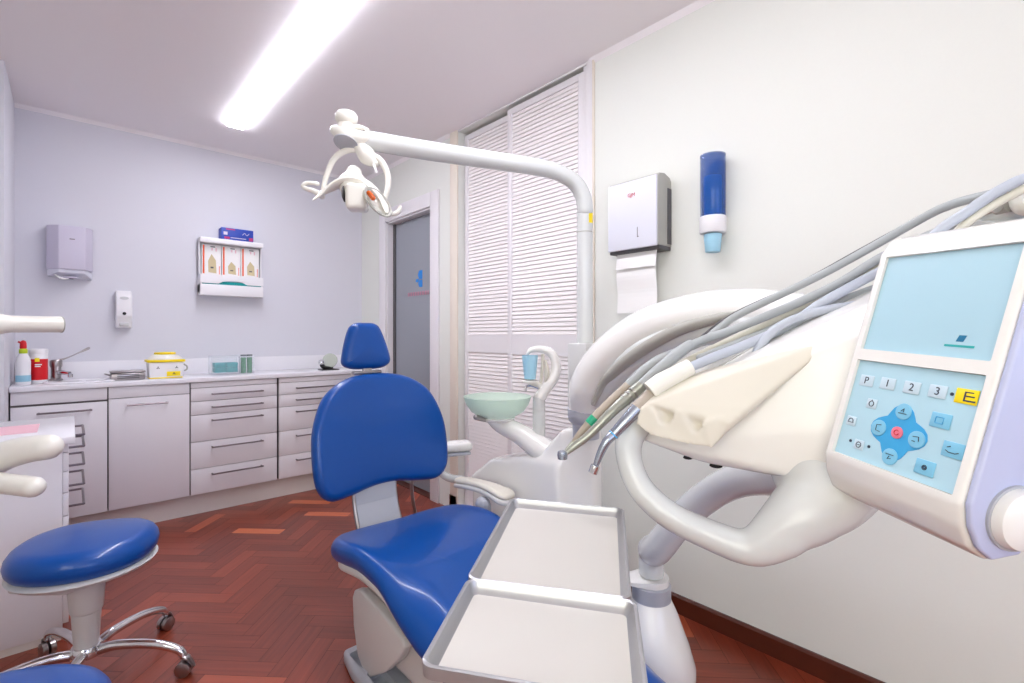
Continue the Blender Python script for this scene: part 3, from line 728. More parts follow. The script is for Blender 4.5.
# ------------------------------------------------------------------ stools
def stool(cx, cy, zs, label, rot=0, R=.205):
    t = thing('rolling_stool', label, 'stool', (cx, cy, 0), 'blue rolling stools')
    bm = B(); O = [(R*math.cos(a), R*.98*math.sin(a)) for a in [2*PI*k/16 for k in range(16)]]
    cushion(bm, O, .098, .048, L0(cx, cy, zs+.047), dome=.012, n=4, warp=lambda x, y: .004*math.cos(3*math.atan2(y, x))*min(1, (x*x+y*y)/R/R)); obj('seat', bm, M_blue, t)
    bm = B(); lathe(bm, [(.06, -.028), (.15, -.022), (R-.012, -.006), (R-.004, .004), (R-.02, .012)], L0(cx, cy, zs-.004), seg=48); obj('seat_pan', bm, M_lgrey, t)
    bm = B(); dv = Vector((-.74, .1, 0)).normalized(); p = Vector((cx, cy, zs-.045))
    pl = p-FW*.09
    tube(bm, [pl+RT*.01, pl-RT*.06, pl-RT*.15], [.026, .026, .02], seg=14, flat=.5, up=(0, 0, 1), rcap=True); obj('lever', bm, M_lgrey, t)
    bm = B(); lathe(bm, [(.055, zs-.03), (.052, zs-.07), (.046, .26), (.043, .252), (.041, .25), (.034, .135), (.03, .115)], L0(cx, cy, 0)); obj('column', bm, M_lgrey, t)
    bm = B(); lathe(bm, [(.03, .095), (.045, .10), (.048, .12), (.04, .135), (.03, .137)], L0(cx, cy, 0)); obj('hub', bm, M_chrome, t)
    for k in range(5):
        a = rot+k*2*PI/5; u = Vector((math.cos(a), math.sin(a), 0)); o = Vector((cx, cy, 0))
        bm = B(); tube(bm, [o+u*.035+Vector((0, 0, .112)), o+u*.1+Vector((0, 0, .125)), o+u*.21+Vector((0, 0, .118)), o+u*.29+Vector((0, 0, .092)), o+u*.312+Vector((0, 0, .064))], [.017, .016, .015, .014, .012], seg=12, rcap=True); l = obj('leg', bm, M_chrome, t)
        bm = B(); w = u.cross(Vector((0, 0, 1))); c = o+u*.312+Vector((0, 0, .026))
        q = aim(c-w*.022, w); lathe(bm, [(.018, 0), (.0255, .003), (.0255, .018), (.018, .02)], q, seg=20); lathe(bm, [(.018, .024), (.0255, .026), (.0255, .041), (.018, .044)], q, seg=20); obj('caster', bm, M_steel, l)
        bm = B(); tube(bm, [c+Vector((0, 0, .045))-u*.008, c+Vector((0, 0, .034))+u*.012, c+Vector((0, 0, .008))+u*.03], [.012, .014, .008], seg=10, rcap=True, flat=.5); obj('caster_hood', bm, M_steel, l)
    return t
stool(.042, 2.23, .415, 'blue rolling stool with chrome five-star base beside the white pedestal cabinet', rot=-.6)
stool(-.135, 1.33, .39, 'blue stool seat peeking in at the bottom left corner', rot=.2)
def boolean(bm, cutter, op='DIFFERENCE'):
    obs = []
    for q in (bm, cutter):
        bmesh.ops.recalc_face_normals(q, faces=q.faces[:]); me = bpy.data.meshes.new('tmp'); q.to_mesh(me); q.free()
        o = bpy.data.objects.new('tmp', me); C.objects.link(o); obs.append(o)
    m = obs[0].modifiers.new('b', 'BOOLEAN'); m.operation = op; m.object = obs[1]; m.solver = 'EXACT'
    dg = bpy.context.evaluated_depsgraph_get(); m2 = bpy.data.meshes.new_from_object(obs[0].evaluated_get(dg)); out = B(); out.from_mesh(m2)
    for o in obs: bpy.data.objects.remove(o)
    return out
# ------------------------------------------------------------------ patient chair
CX = .98
t = thing('dental_chair', 'blue padded dental chair with headrest on a light grey base', 'dental chair', (CX, 1.4, 0))
# backrest: local x = world X, local y = up along the tilt, local z towards the patient (-Y)
tilt = math.atan(.2)
BM = frame((CX, 1.865, .55), (1, 0, 0), (0, math.sin(tilt), math.cos(tilt)))
pr = [(0, .495), (.13, .478), (.235, .41), (.29, .29), (.302, .17), (.29, .06), (.24, .008), (.15, .012), (.07, .026)]
out = pr+[(0, .03)]+[(-x, y) for x, y in reversed(pr[1:])]
bm = cushion(B(), out, .075, .03, BM, dome=.008, warp=lambda x, y: .035*(x/.3)**2-.01, seg=10); obj('backrest', bm, M_blue, t)
bm = cushion(B(), [(x*.93, .02+y*.93) for x, y in out], .03, .012, BM @ Matrix.Translation((0, 0, -.055)), warp=lambda x, y: .035*(x/.3)**2-.01, seg=6); obj('back_shell', bm, M_lgrey, t, label='light grey shell behind the backrest')
bm = cushion(B(), [(0, .20), (.05, .195), (.078, .16), (.11, .06), (.108, .018), (.07, -.002), (0, -.005), (-.07, -.002), (-.106, .018), (-.106, .06), (-.078, .16), (-.05, .195)], .075, .032, frame((.965, 2.02, 1.055), (1, 0, 0), (0, .12, 1)), dome=.006); obj('headrest', bm, M_blue, t)
bm = B(); box(bm, (.90, 2.0, 1.028), (1.03, 2.03, 1.043), .004); box(bm, (.945, 2.005, .93), (.985, 2.02, 1.07), .003); obj('headrest_mount', bm, M_steel, t)
# bracket between seat and back
bm = B()
P = [(1.87, .62), (1.855, .52), (1.82, .44), (1.76, .38), (1.68, .35)]
for i in range(len(P)-1):
    (ya, za), (yb, zb_) = P[i], P[i+1]
    prism(bm, [(.845, ya, za), (1.02, ya, za), (1.02, yb, zb_), (.845, yb, zb_)], (0, .02, -.004))
obj('back_bracket', bm, M_grey, t)
bm = B()
for x in (.842, 1.023): tube(bm, [(x, ya+.01, za) for ya, za in P], .009, seg=8)
obj('bracket_edges', bm, M_steel, t, label='polished bracket edges')
bm = B(); tube(bm, [(1.12, 1.9, .62), (1.12, 1.89, .48), (1.135, 1.86, .36), (1.14, 1.8, .30)], .013, seg=8, flat=.4); obj('side_strut', bm, M_steel, t)
# seat + leg rest, one long cushion
SO = [(0, .42), (.12, .425), (.23, .405), (.285, .34), (.298, .24), (.29, .10), (.27, -.04), (.25, -.20), (.235, -.40), (.22, -.60), (.19, -.76), (.13, -.83), (0, -.85)]
SO = [(x+.10*max(0, min(1, (-y-.02)/.3)) if .05 < x else x, y) for x, y in SO[:-1]]+[SO[-1]]+[(-x*1.04, y) for x, y in reversed(SO[1:-1])]
def sw(x, y):
    s = max(0., -.02-y); drop = -.30*s if s > 0 else 0
    sm = -.012*math.exp(-((y+.05)/.12)**2)
    wing = (.03 if x > 0 else .045)*min(1, abs(x)/.3)**2.2*max(0, min(1, (y+.25)/.35))*(1-.8*max(0, min(1, (y-.15)/.25)))
    fr = -.10*max(0, min(1, (abs(x)-.17)/.12))**1.6*max(0, min(1, (-y+.02)/.2))
    back = -.01*max(0, (y-.2)/.2)
    return drop+sm+wing+back+fr
bm = cushion(B(), SO, .085, .036, Matrix.Translation((CX, 1.37, .43)), warp=sw, seg=10, rings=12); obj('seat', bm, M_blue, t)
bm = cushion(B(), [(x*.93, y*.96) for x, y in SO], .03, .01, Matrix.Translation((CX, 1.37, .377)), warp=sw, seg=6, rings=8); obj('seat_shell', bm, M_lgrey, t, label='light grey seat shell')
# lower body
bm = B()
hull(bm, [(x, y, z) for x in (.79, 1.19) for y, z in ((1.62, .37), (1.02, .34), (.95, .24), (1.05, .10), (1.6, .10), (1.68, .2))])
obj('lower_body', blob(bm, .014, 6), M_lgrey, t)
pl = [on_x(a, b, .752) for a, b in ((352, 597), (354, 590), (360, 590), (380, 612), (401, 638), (404, 648), (398, 661), (384, 673), (370, 678), (364, 674), (357, 655), (353, 625))]
bm = B(); prism(bm, pl, (.035, 0, 0), .008, 3); obj('side_plate', bm, M_lgrey, t)
bm = B(); prism(bm, [(.74, 1.74, .0), (1.22, 1.74, .0), (1.25, 1.6, .0), (1.18, 1.0, .0), (.85, .95, .0), (.76, 1.1, 0), (.72, 1.62, 0)], (0, 0, .05), .015, 3)
base = bm
cut = B(); box(cut, (.745, 1.60, .02), (.80, 1.70, .1), .01); box(cut, (.745, 1.45, .02), (.80, 1.56, .1), .01)
obj('floor_base', boolean(base, cut), M_grey, t)
# right armrest
bm = B(); AO = [(-.0, .165), (.022, .155), (.026, .10), (.028, .0), (.038, -.08), (.044, -.13), (.026, -.162), (-.026, -.162), (-.044, -.13), (-.038, -.08), (-.028, 0), (-.026, .1), (-.022, .155)]
AM = Matrix.Translation((1.31, 1.635, .56)) @ Matrix.Rotation(math.radians(6), 4, 'Z')
cushion(bm, AO, .026, .012, AM, warp=lambda x, y: .02*math.cos(y*9)-.02+.03*max(0, y-.02), seg=6); obj('armrest_pad', bm, M_silicone, t, label='cream armrest pad')
bm = B(); cushion(bm, [(x*1.1, y*1.02) for x, y in AO], .022, .009, AM @ Matrix.Translation((0, 0, -.021)), warp=lambda x, y: .02*math.cos(y*9)-.02+.03*max(0, y-.02), seg=6); obj('armrest_shell', bm, M_lgrey, t)
bm = B(); tube(bm, [(1.285, 1.60, .49), (1.30, 1.61, .45), (1.31, 1.62, .38), (1.25, 1.60, .31), (1.1, 1.55, .27)], [.034, .03, .028, .026, .026], flat=.8, seg=14, rcap=True); obj('armrest_post', bm, M_grey, t)
bm = B(); tube(bm, [(1.315, 1.79, .545), (1.31, 1.90, .535), (1.28, 1.985, .585), (1.24, 2.0, .64), (1.15, 1.98, .68), (1.05, 1.95, .68)], .018, seg=12); obj('armrest_tube', bm, M_arm, t)
bm = B(); a = at(440, 448, 2.42); box(bm, (-.02, -.05, -.022), (.13, .05, .022), .018, 4, M=Matrix.Translation(at(445, 447, 2.40)) @ Matrix.Rotation(-.35, 4, 'Z')); obj('side_support', bm, M_unit, t)
bm = B(); box(bm, (-.02, -.048, -.04), (.12, .045, -.024), .006, 2, M=Matrix.Translation(at(445, 447, 2.40)) @ Matrix.Rotation(-.35, 4, 'Z')); obj('support_band', bm, M_grey, t, label='blue grey band under the support')

# ------------------------------------------------------------------ water unit with cuspidor
t = thing('cuspidor_unit', 'white floor-standing water unit with green glass spittoon bowl', 'dental unit', (1.5, 1.3, 0))
bm = B()
hull(bm, [(x, y, z) for x, y, z in ((1.40, 1.80, .1), (1.60, 1.84, .1), (1.40, 1.84, .54), (1.56, 1.86, .54), (1.40, 1.70, .64), (1.58, 1.72, .64), (1.42, 1.5, .69), (1.60, 1.5, .69), (1.42, 1.3, .70), (1.62, 1.36, .70), (1.40, 1.25, .1), (1.60, 1.25, .1))])
hull(bm, [(x, y, z) for x, y in ((1.44, 1.30), (1.50, 1.18), (1.57, 1.19), (1.60, 1.32)) for z in (.1, .83)]+[(1.42, 1.5, .62), (1.60, 1.5, .62)])
hull(bm, [(x, y, z) for x, y in ((1.36, .95), (1.40, .85), (1.60, .85), (1.64, 1.0), (1.62, 1.7), (1.40, 1.7)) for z in (.03, .10)])
obj('body', blob(bm, .012, 14), M_unit, t)
bm = B(); box(bm, (1.42, .9, 0), (1.58, 1.65, .05), .01); obj('foot', bm, M_dgrey, t)
# front cone with swivel ring
kx, ky = 1.454, .905
bm = lathe(B(), [(.05, .02), (.125, .055), (.142, .075), (.142, .10), (.122, .17), (.085, .27), (.064, .315)], L0(kx, ky, 0), seg=48); obj('front_cone', bm, M_unit, t)
bm = lathe(B(), [(.058, .31), (.064, .315), (.064, .362), (.058, .366)], L0(kx, ky, 0), seg=40); obj('swivel_ring', bm, M_grey, t, label='blue grey swivel ring')
# arm carrying the bowl
bm = B(); tube(bm, [at(560, 462, 2.02), at(540, 448, 2.06), at(520, 434, 2.1), at(500, 424, 2.14), at(488, 416, 2.15)], [.055, .052, .044, .036, .02], seg=18, rcap=True)
obj('bowl_arm', bm, M_unit, t)
bc = at(497.5, 397, 2.15)
bm = lathe(B(), [(.05, -.105), (.072, -.10), (.078, -.09), (.06, -.085)], L0(bc.x, bc.y, bc.z)); obj('bowl_seat', bm, M_unit, t)
bm = B(); tube(bm, [bc+Vector((-.12, .0, -.075)), bc+Vector((-.07, 0, -.09)), bc+Vector((-.0, 0, -.10))], [.012, .012, .016], seg=10, rcap=True); obj('bowl_knob', bm, M_steel, t)
bm = lathe(B(), [(.03, -.088), (.075, -.085), (.115, -.062), (.138, -.03), (.148, 0), (.149, .004), (.144, .004), (.134, -.028), (.11, -.056), (.073, -.077), (.005, -.078)], L0(bc.x, bc.y, bc.z), seg=56, cap=False)
obj('bowl', bm, M_glassbowl, t, label='green tinted frosted glass bowl')
# cup filler post and hook
pf = at(539, 397, 2.08)
bm = B(); lathe(bm, [(.026, -.17), (.0265, -.03), (.025, .0), (.018, .002)], L0(pf.x, pf.y, pf.z)); obj('filler_post', bm, M_arm, t)
d = 2.08
bm = B(); tube(bm, [at(540, 397, d), at(546, 388, d), at(554, 377, d), at(556, 364, d), at(551, 353, d), at(541, 349, d), at(531, 350, d), at(527, 354, d)], [.026, .024, .022, .02, .018, .015, .011, .007], seg=16, flat=1, rcap=True)
obj('filler_hook', bm, M_unit, t)
bm = B(); tube(bm, [at(545, 385, d), at(547, 372, d), at(545, 360, d)], [.012, .022, .012], seg=12, flat=.5, up=RT); tube(bm, [at(540, 388, d), at(542, 372, d), at(543, 354, d)], .008, seg=8, flat=.8); obj('filler_inner', bm, M_silicone, t, label='cream inner face of the hook')
bm = lathe(B(), [(.02, -.008), (.034, -.006), (.034, 0), (.03, .002)], L0(*at(530, 381, d-.02))); tube(bm, [at(530, 382, d-.02), at(540, 386, d)], .012, seg=10); obj('cup_tray', bm, M_unit_warm, t)
bm = B(); tube(bm, [at(538, 388, d), at(531, 385.5, d), at(526, 387, d), at(526, 391, d)], .005, seg=8); obj('water_spout', bm, M_chrome, t)
cp = at(530, 380, d-.02)
bm = lathe(B(), [(.02, .003), (.024, .005), (.034, .104), (.032, .104), (.023, .01)], L0(*cp), cap=True); tag(obj('plastic_cup', bm, M_cup, origin=cp), 'pale blue plastic cup standing under the white filler hook', 'cup')

# ------------------------------------------------------------------ operating lamp on its pole
lx, ly = 1.6, 1.312
t = thing('operating_lamp', 'white dental lamp on a tall bent pole, hanging over the blue chair', 'lamp', (lx, ly, 0))
dp = 2.04
bm = B(); box(bm, (lx-.052, ly-.05, .846), (lx+.05, ly+.05, 1.165), .006); obj('pole_socket', bm, M_lgrey, t)
e = at(365, 140, 1.86); v = (at(540, 167.5, 2.0)-e)
bm = B(); tube(bm, [(lx, ly, .87), (lx, ly, 1.2), (lx, ly, 1.72)], .033, seg=28, smooth=False); 
top = Vector((lx, ly, 1.72))
tube(bm, [top, at(585, 210, 2.04), at(583.5, 198, 2.038), at(576, 184, 2.03), at(562, 174.5, 2.015), at(540, 167.8, 1.995), at(490, 160, 1.96), at(430, 151, 1.91), e], [.033]*5+[.034, .035, .036, .036], n=10, seg=28)
obj('pole', bm, M_arm, t)
bm = B(); M = frame(Vector((lx, ly, 1.69))+(-.0)*FW, (0, -1, 0), (0, 0, 1))
a0 = math.atan2(-1, .15)
for k in range(6):
    q0 = a0-.5+k/6*.9; q1 = a0-.5+(k+1)/6*.9
    bm.faces.new([bm.verts.new((lx+.0337*math.cos(q), ly+.0337*math.sin(q), z)) for q, z in ((q0, 1.665), (q1, 1.665), (q1, 1.72), (q0, 1.72))])
obj('warning_sticker', bm, M_yellow, t, label='small yellow warning sticker')
bm = lathe(B(), [(.0335, 0), (.0342, .0005), (.0342, .003), (.0335, .0035)], L0(lx, ly, 1.628), seg=28, cap=False); obj('pole_seam', bm, M_silver_side, t)
D = 1.85
bm = B(); tube(bm, [at(368, 140.5, 1.862), at(357, 139, D), at(347, 136, D), at(338, 132, D)], [.037, .042, .045, .03], seg=24, flat=.75, rcap=True); obj('arm_head', bm, M_unit_warm, t)
bm = B(); lathe(bm, [(.02, 0), (.045, .001), (.045, .004), (.02, .005)], aim(at(346, 143, D-.025), Vector((-.35, -.2, -.9))), seg=30); obj('head_underside', bm, M_grey, t, label='grey disc under the arm head')
kn = at(346.5, 131, D)
bm = lathe(B(), [(.034, -.012), (.034, .015), (.030, .02), (.030, .026), (.036, .03), (.041, .042), (.041, .058), (.034, .068), (.012, .073)], L0(*kn), seg=32); obj('top_knob', bm, M_unit_warm, t)
bm = B(); tube(bm, [at(352, 128, D), at(360, 127, D), at(368, 130, D)], [.012, .009, .006], seg=8, rcap=True); obj('brake_lever', bm, M_unit_warm, t)
bm = B(); tube(bm, [at(355, 142, D), at(362, 149, D), at(368, 157, D), at(374, 163, D)], [.018, .028, .033, .018], seg=18, rcap=True); obj('yoke_hub', bm, M_unit_warm, t)
bm = B(); tube(bm, [at(372, 160, D), at(375, 168, D-.02), at(376, 172, D-.02)], .005, seg=8, rcap=True); obj('hub_pin', bm, M_white, t)
bm = B(); tube(bm, [at(323, 190, D), at(327, 174, D), at(335, 158, D), at(347, 150.5, D), at(359, 150, D), at(368, 154, D), at(380, 160, D), at(387, 173, D), at(388, 186, D), at(384, 200, D)], [.009, .010, .011, .012, .012, .013, .013, .012, .011, .010], seg=14, flat=1, rcap=True); obj('yoke', bm, M_unit_warm, t)
bm = B()
tube(bm, [at(313, 200, D-.06), at(324, 192, D-.03), at(338, 184, D-.02), at(352, 181, D-.02), at(366, 184, D-.02), at(377, 193, D-.03), at(384, 203, D-.04), at(387, 213, D-.06)], [.004, .022, .032, .038, .036, .026, .016, .006], seg=16, flat=.45, up=(0, 0, 1)); obj('brow_shell', bm, M_unit_warm, t)
bm = B(); tube(bm, [at(353, 187, D), at(353.5, 180, D), at(354, 173.5, D)], [.05, .052, .03], seg=20, rcap=True); obj('head_dome', bm, M_unit_warm, t)
bm = B(); box(bm, (-.038, -.05, -.06), (.038, .045, .045), .016, 4, M=frame(at(357, 197, D-.03), (RT+FW*.2), (RT*-.05+UP-FW*.1))); obj('lamp_block', bm, M_unit_warm, t)
bm = B(); lathe(bm, [(.028, 0), (.03, .004), (.022, .008)], frame(at(345.5, 194, D-.03), (FW), (0, 0, 1)) @ Matrix.Rotation(PI, 4, 'Y')); obj('side_vent', bm, M_dgrey, t, label='dark side vent')
RM = frame(at(378, 202, D-.065), (RT*.65-UP*.9), (RT*.5+UP*.35+FW*.6))
bm = lathe(B(), [(.065, -.004), (.069, 0), (.065, .004), (.058, .001)], RM @ Matrix.Diagonal((1, .62, 1, 1)), seg=40, cap=False); obj('reflector_rim', bm, M_silver_side, t)
bm = lathe(B(), [(.064, 0), (.05, -.014), (.02, -.022), (.002, -.023)], RM @ Matrix.Diagonal((1, .62, 1, 1)), seg=40, cap=False); obj('reflector', bm, M_lamp, t)
bm = B(); tube(bm, [at(369, 193, D-.075), at(373, 198, D-.075)], .009, seg=12, rcap=True); obj('bulb_filter', bm, M_amber, t, label='amber bulb filter')
bm = B(); tube(bm, [at(322, 196, D), at(314, 191, D), at(307, 189, D), at(303, 186, D), at(308, 183, D), at(318, 184, D)], [.012, .010, .009, .008, .008, .007], seg=10, rcap=True); obj('left_handle', bm, M_unit_warm, t)
bm = B(); tube(bm, [at(386, 211, D-.03), at(392, 214, D-.03), at(398, 212, D-.03), at(400, 207, D-.03)], [.008, .009, .009, .007], seg=10, rcap=True); obj('right_handle', bm, M_unit_warm, t)

# ------------------------------------------------------------------ instrument trays and their support
zt = .87
H = 1.2-zt
def tray(A, Bc, Cc, Dc, z, label, rot=None):
    """rim corners: right, up and forward of the eye, in metres"""
    pts = [cv(*p) for p in (A, Bc, Cc, Dc)]
    c = sum(pts, Vector())/4
    ex = ((pts[1]-pts[0])+(pts[2]-pts[3])).normalized(); L = ((pts[1]-pts[0]).length+(pts[2]-pts[3]).length)/2
    ey0 = ((pts[0]-pts[3])+(pts[1]-pts[2])); Wd = ey0.length/2
    M = frame(c, ex, ey0)
    hx, hy, dp_, th, cr = L/2, Wd/2, .014, .0016, .014
    def ring(x, y, r, z):
        out = []
        for (sx, sy, a0) in ((1, 1, 0), (-1, 1, PI/2), (-1, -1, PI), (1, -1, 3*PI/2)):
            for k in range(7):
                a = a0+k*PI/12; out.append(Vector((sx*(x-r)+r*math.cos(a), sy*(y-r)+r*math.sin(a), z)))
        return out
    t = thing('instrument_tray', label, 'tray', c-Vector((0, 0, .02)), 'stainless instrument trays')
    prof = [(.0, .0, cr), (.0025, .0012, cr), (.005, 0, cr), (.007, -.006, cr*.9), (.010, -dp_+.004, cr*.8), (.014, -dp_, cr*.7)]
    bm = B(); R = []
    seq = [(0.001, -dp_*.95), (.0, -.004), (0, 0), (.0025, .0012), (.005, 0), (.007, -.005), (.009, -dp_+.005), (.0135, -dp_+.0006)]
    for ins, z_ in seq: R.append([bm.verts.new(M @ v) for v in ring(hx-ins, hy-ins, max(.004, cr-ins*.5), z_)])
    n = len(R[0])
    for i in range(len(R)-1):
        for j in range(n): bm.faces.new((R[i][j], R[i][(j+1) % n], R[i+1][(j+1) % n], R[i+1][j]))
    bm2 = B(); bm_r = bm
    obj('rim', bm_r, M_trayrim, t)
    r1 = ring(hx-.0132, hy-.0132, cr*.6, -dp_+.0006); r0 = ring(hx-.002, hy-.002, cr*.9, -dp_-.0006)
    vt = [bm2.verts.new(M @ v) for v in r1]; bm2.faces.new(vt)
    vb = [bm2.verts.new(M @ (v+Vector((0, 0, -.0014)))) for v in r1]; bm2.faces.new(vb)
    for j in range(n): bm2.faces.new((vt[j], vt[(j+1) % n], vb[(j+1) % n], vb[j]))
    obj('floor_sheet', bm2, M_tray, t)
    return c, M, hx, hy
ct, TM, thx, thy = tray((-.0022, -.3329, .9956), (.2186, -.3385, .9524), (.1567, -.3452, .6372), (-.0641, -.3397, .6804), zt, 'empty steel tray, the farther of the two, above the blue seat')
tray((-.0604, -.3323, .6682), (.1606, -.3411, .6273), (.1272, -.3391, .4467), (-.0938, -.3303, .4877), zt, 'empty steel tray, the nearer of the two, at the bottom edge')
t = thing('tray_holder', 'white support arm reaching under the two steel trays', 'tray holder', (kx, ky, .366))
bm = B(); q = ct-Vector((0, 0, .034)); ey = (TM.to_3x3() @ Vector((0, 1, 0)))
exv = (TM.to_3x3() @ Vector((1, 0, 0)))
lo = q-ey*.30
for s in (-.06, .06): box(bm, (s-.012, -.30, -.006), (s+.012, .10, .006), .003, M=frame(q, exv, ey))
box(bm, (-.10, -.05, -.018), (.10, .02, -.007), .004, M=frame(q, exv, ey)); obj('tray_rails', bm, M_grey, t)
bm = B(); s0 = Vector((kx, ky, .375)); w0 = on_z(600, 640, .40)
tube(bm, [q-Vector((0, 0, .012)), q-Vector((0, 0, .05)), q+Vector((.05, .04, -.12)), q+Vector((.30, .22, -.28)), q+Vector((.6, .42, -.42)), s0-RT*.16+Vector((0, 0, .0)), s0-RT*.10+Vector((0, 0, .002))], [.014, .016, .018, .019, .02, .016, .012], seg=14, rcap=True); obj('support_arm', bm, M_unit, t)
bm = B(); hull(bm, [s0+Vector((.058*math.cos(a), .058*math.sin(a), z)) for a in [k*PI/8 for k in range(16)] for z in (-.008, .012)]+[s0-RT*.13+FW*e for z in (-.004, .010) for e in (-.02, .02)]); obj('pivot_plate', bm, M_unit, t)

# ------------------------------------------------------------------ delivery unit
t = thing('delivery_unit', 'large white instrument delivery unit with pale blue control panel', 'dental unit', (1.0, .6, .9))
# arm from the cone up to the unit
bm = B(); s1 = Vector((kx, ky, .388))
tube(bm, [s1, s1+Vector((0, 0, .05)), s1+Vector((0, 0, .10))], .042, seg=24, smooth=False)
tube(bm, [s1+Vector((0, 0, .09)), at(657, 549, 1.56), at(683, 517, 1.46), at(712, 493, 1.36), at(740, 480, 1.26), at(775, 476, 1.12), at(800, 478, 1.02)], [.046, .047, .044, .043, .043, .044, .045], seg=24)
obj('lower_arm', blob(bm, .008, 4), M_arm, t)
# casting and handle under the unit
bm = B()
tube(bm, [at(640, 420, .97), at(630, 436, .96), at(629, 458, .94), at(640, 487, .92), at(668, 514, .89), at(708, 534, .87), at(752, 548, .84), at(786, 536, .82)], [.030, .028, .025, .025, .0255, .027, .030, .034], seg=18, rcap=True)
tube(bm, [at(760, 541, .835), at(796, 518, .83), at(815, 500, .84), at(815, 470, .88)], [.030, .052, .06, .075], seg=20, rcap=True)
tube(bm, [at(766, 543, .83), at(804, 518, .83), at(836, 494, .83), at(872, 450, .86)], [.030, .045, .056, .06], seg=16, rcap=True)
obj('casting_handle', blob(bm, .006, 5), M_arm, t)
# main shell
bm = B()
hull(bm, [at(*p) for p in ((640, 440, .985), (700, 462, .94), (765, 474, .90), (845, 487, .80), (640, 408, 1.0), (700, 385, .98), (760, 365, .95), (840, 330, .86), (852, 425, .80), (880, 330, .80), (888, 295, .83), (700, 360, 1.16), (780, 335, 1.12), (850, 300, 1.05), (880, 285, .98), (700, 430, 1.16), (840, 450, 1.05))])
sh = blob(bm, .006, 4)
obj('main_shell', sh, M_unit, t)
bm = B()
for px, py, d_, r in ((688, 457, .99, .006), (716, 465, .97, .008)):
    M = frame(at(px, py, d_), (RT-FW*.5), UP-FW*.2); lathe(bm, [(r, -.004), (r*1.1, .004), (r*.6, .005)], M @ Matrix.Diagonal((1.4, .6, 1, 1)), seg=14)
obj('underside_buttons', bm, M_black, t, label='two small black buttons under the shell')
# cream instrument rest with four scooped slots
ztop = lambda p: p
q = [at(*p) for p in ((646, 403, .915), (700, 371, .97), (764, 357, .93), (800, 346, .88), (824, 342, .85), (824, 350, .845), (790, 376, .845), (748, 408, .845), (730, 424, .845))]
lowp = [at(*p) for p in ((636, 424, .915), (650, 434, .905), (712, 449, .852), (730, 430, .848), (700, 390, .98), (812, 360, .86))]
gv = (at(742, 374, .935)-at(690, 428, .868))
edge = [(638, 409, .918), (647, 406, .912), (654, 414, .905), (660, 424, .9), (668, 424, .893), (673, 415, .888), (679, 411, .884), (685, 420, .878), (690, 431, .873), (697, 432, .868), (702, 424, .862), (712, 419, .858), (727, 417, .851)]
front_ = [at(635, 425, .917), at(650, 435, .905)]+[at(712, 449, .852), at(727, 428, .849)]
bm = B()
P_ = [at(635, 425, .917), at(650, 436, .905), at(680, 443, .88), at(712, 449, .852), at(727, 430, .849)]+crom([at(*e_) for e_ in reversed(edge)], 4)
prism(bm, P_, gv*.62)
back_ = [at(*e_)+gv*.42-UP*.002 for e_ in ((640, 405, .918), (679, 411, .884), (727, 417, .851))]
hull(bm, back_+q+[v_+gv*.3 for v_ in front_]+lowp[3:]+[at(*e_)+gv*.42 for e_ in ((679, 440, .884), (650, 432, .905))])
rest = blob(bm, .003, 7)
cut = B()
for a, b in (((634, 405, .905), (668, 374, .96)), ((657, 410, .893), (695, 377, .94)), ((689, 416, .872), (742, 370, .925))):
    A_, B_ = at(*a), at(*b); dd = (A_-B_).normalized()
    tube(cut, [A_+dd*.05-UP*.006, A_, (A_+B_)/2+UP*.004, B_+UP*.016], [.015, .0145, .0135, .012], seg=16)
cut.free()
obj('instrument_rest', rest, M_silicone, t, label='cream silicone instrument rest', ang=50)
bm = B(); tube(bm, [at(788, 356, .91), at(800, 352, .905), at(822, 344, .905)], [.006, .008, .006], seg=10, flat=.5, rcap=True); obj('rest_lip', bm, M_silicone, t)
bm = B(); tube(bm, [at(742, 361, .955), at(752, 357, .955), at(764, 353, .955)], .006, seg=10, flat=.6, rcap=True); obj('hose_grommet', bm, M_silicone, t, label='cream grommet at the blue hose')
# swinging support arch
arch = [at(586, 408, 1.87), at(589, 388, 1.83), at(606, 362, 1.77), at(640, 335, 1.66), at(686, 318, 1.52), at(740, 312, 1.38), at(800, 318, 1.22), at(850, 330, 1.08)]
bm = B(); tube(bm, arch, [.066, .074, .078, .076, .07, .066, .06, .05], seg=28, n=10); obj('support_arch', bm, M_unit, t)
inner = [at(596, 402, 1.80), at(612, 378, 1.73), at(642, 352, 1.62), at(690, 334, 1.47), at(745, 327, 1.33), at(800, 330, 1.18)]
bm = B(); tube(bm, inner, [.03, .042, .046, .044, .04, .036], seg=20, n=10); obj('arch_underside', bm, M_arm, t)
gr = [at(593, 405, 1.755), at(602, 386, 1.725), at(612, 374, 1.68), at(636, 354, 1.58), at(676, 331, 1.45), at(720, 318, 1.35), at(748, 313, 1.30)]
bm = B(); tube(bm, gr, [.008, .014, .018, .02, .018, .014, .006], seg=12, n=10); obj('arch_groove', bm, M_silver_side, t, label='grey brown groove along the arch')
cc = at(586, 409, 1.87)
bm = lathe(B(), [(.055, -.055), (.066, -.045), (.07, -.02), (.07, .0), (.06, .006)], L0(*cc), seg=36); lathe(bm, [(.05, -.11), (.052, -.05)], L0(*cc), seg=36); obj('arch_collar', bm, M_grey, t, label='grey collar at the foot of the arch')

# console with control panel -- its own frame: x along the panel towards the eye side, y up, z out of the face
TL, TR_, BL = cv(.5943, .1209, .7685), cv(.6181, .1107, .5833), cv(.5130, -.1846, .7748)
KM = frame(BL, TR_-TL, TL-BL); KW = (TR_-TL).length; KH = (TL-BL).length
S = .314/KH
xl, xr = -.014, KW+.012
def kp(x, y, z): return KM @ Vector((x, y, z))
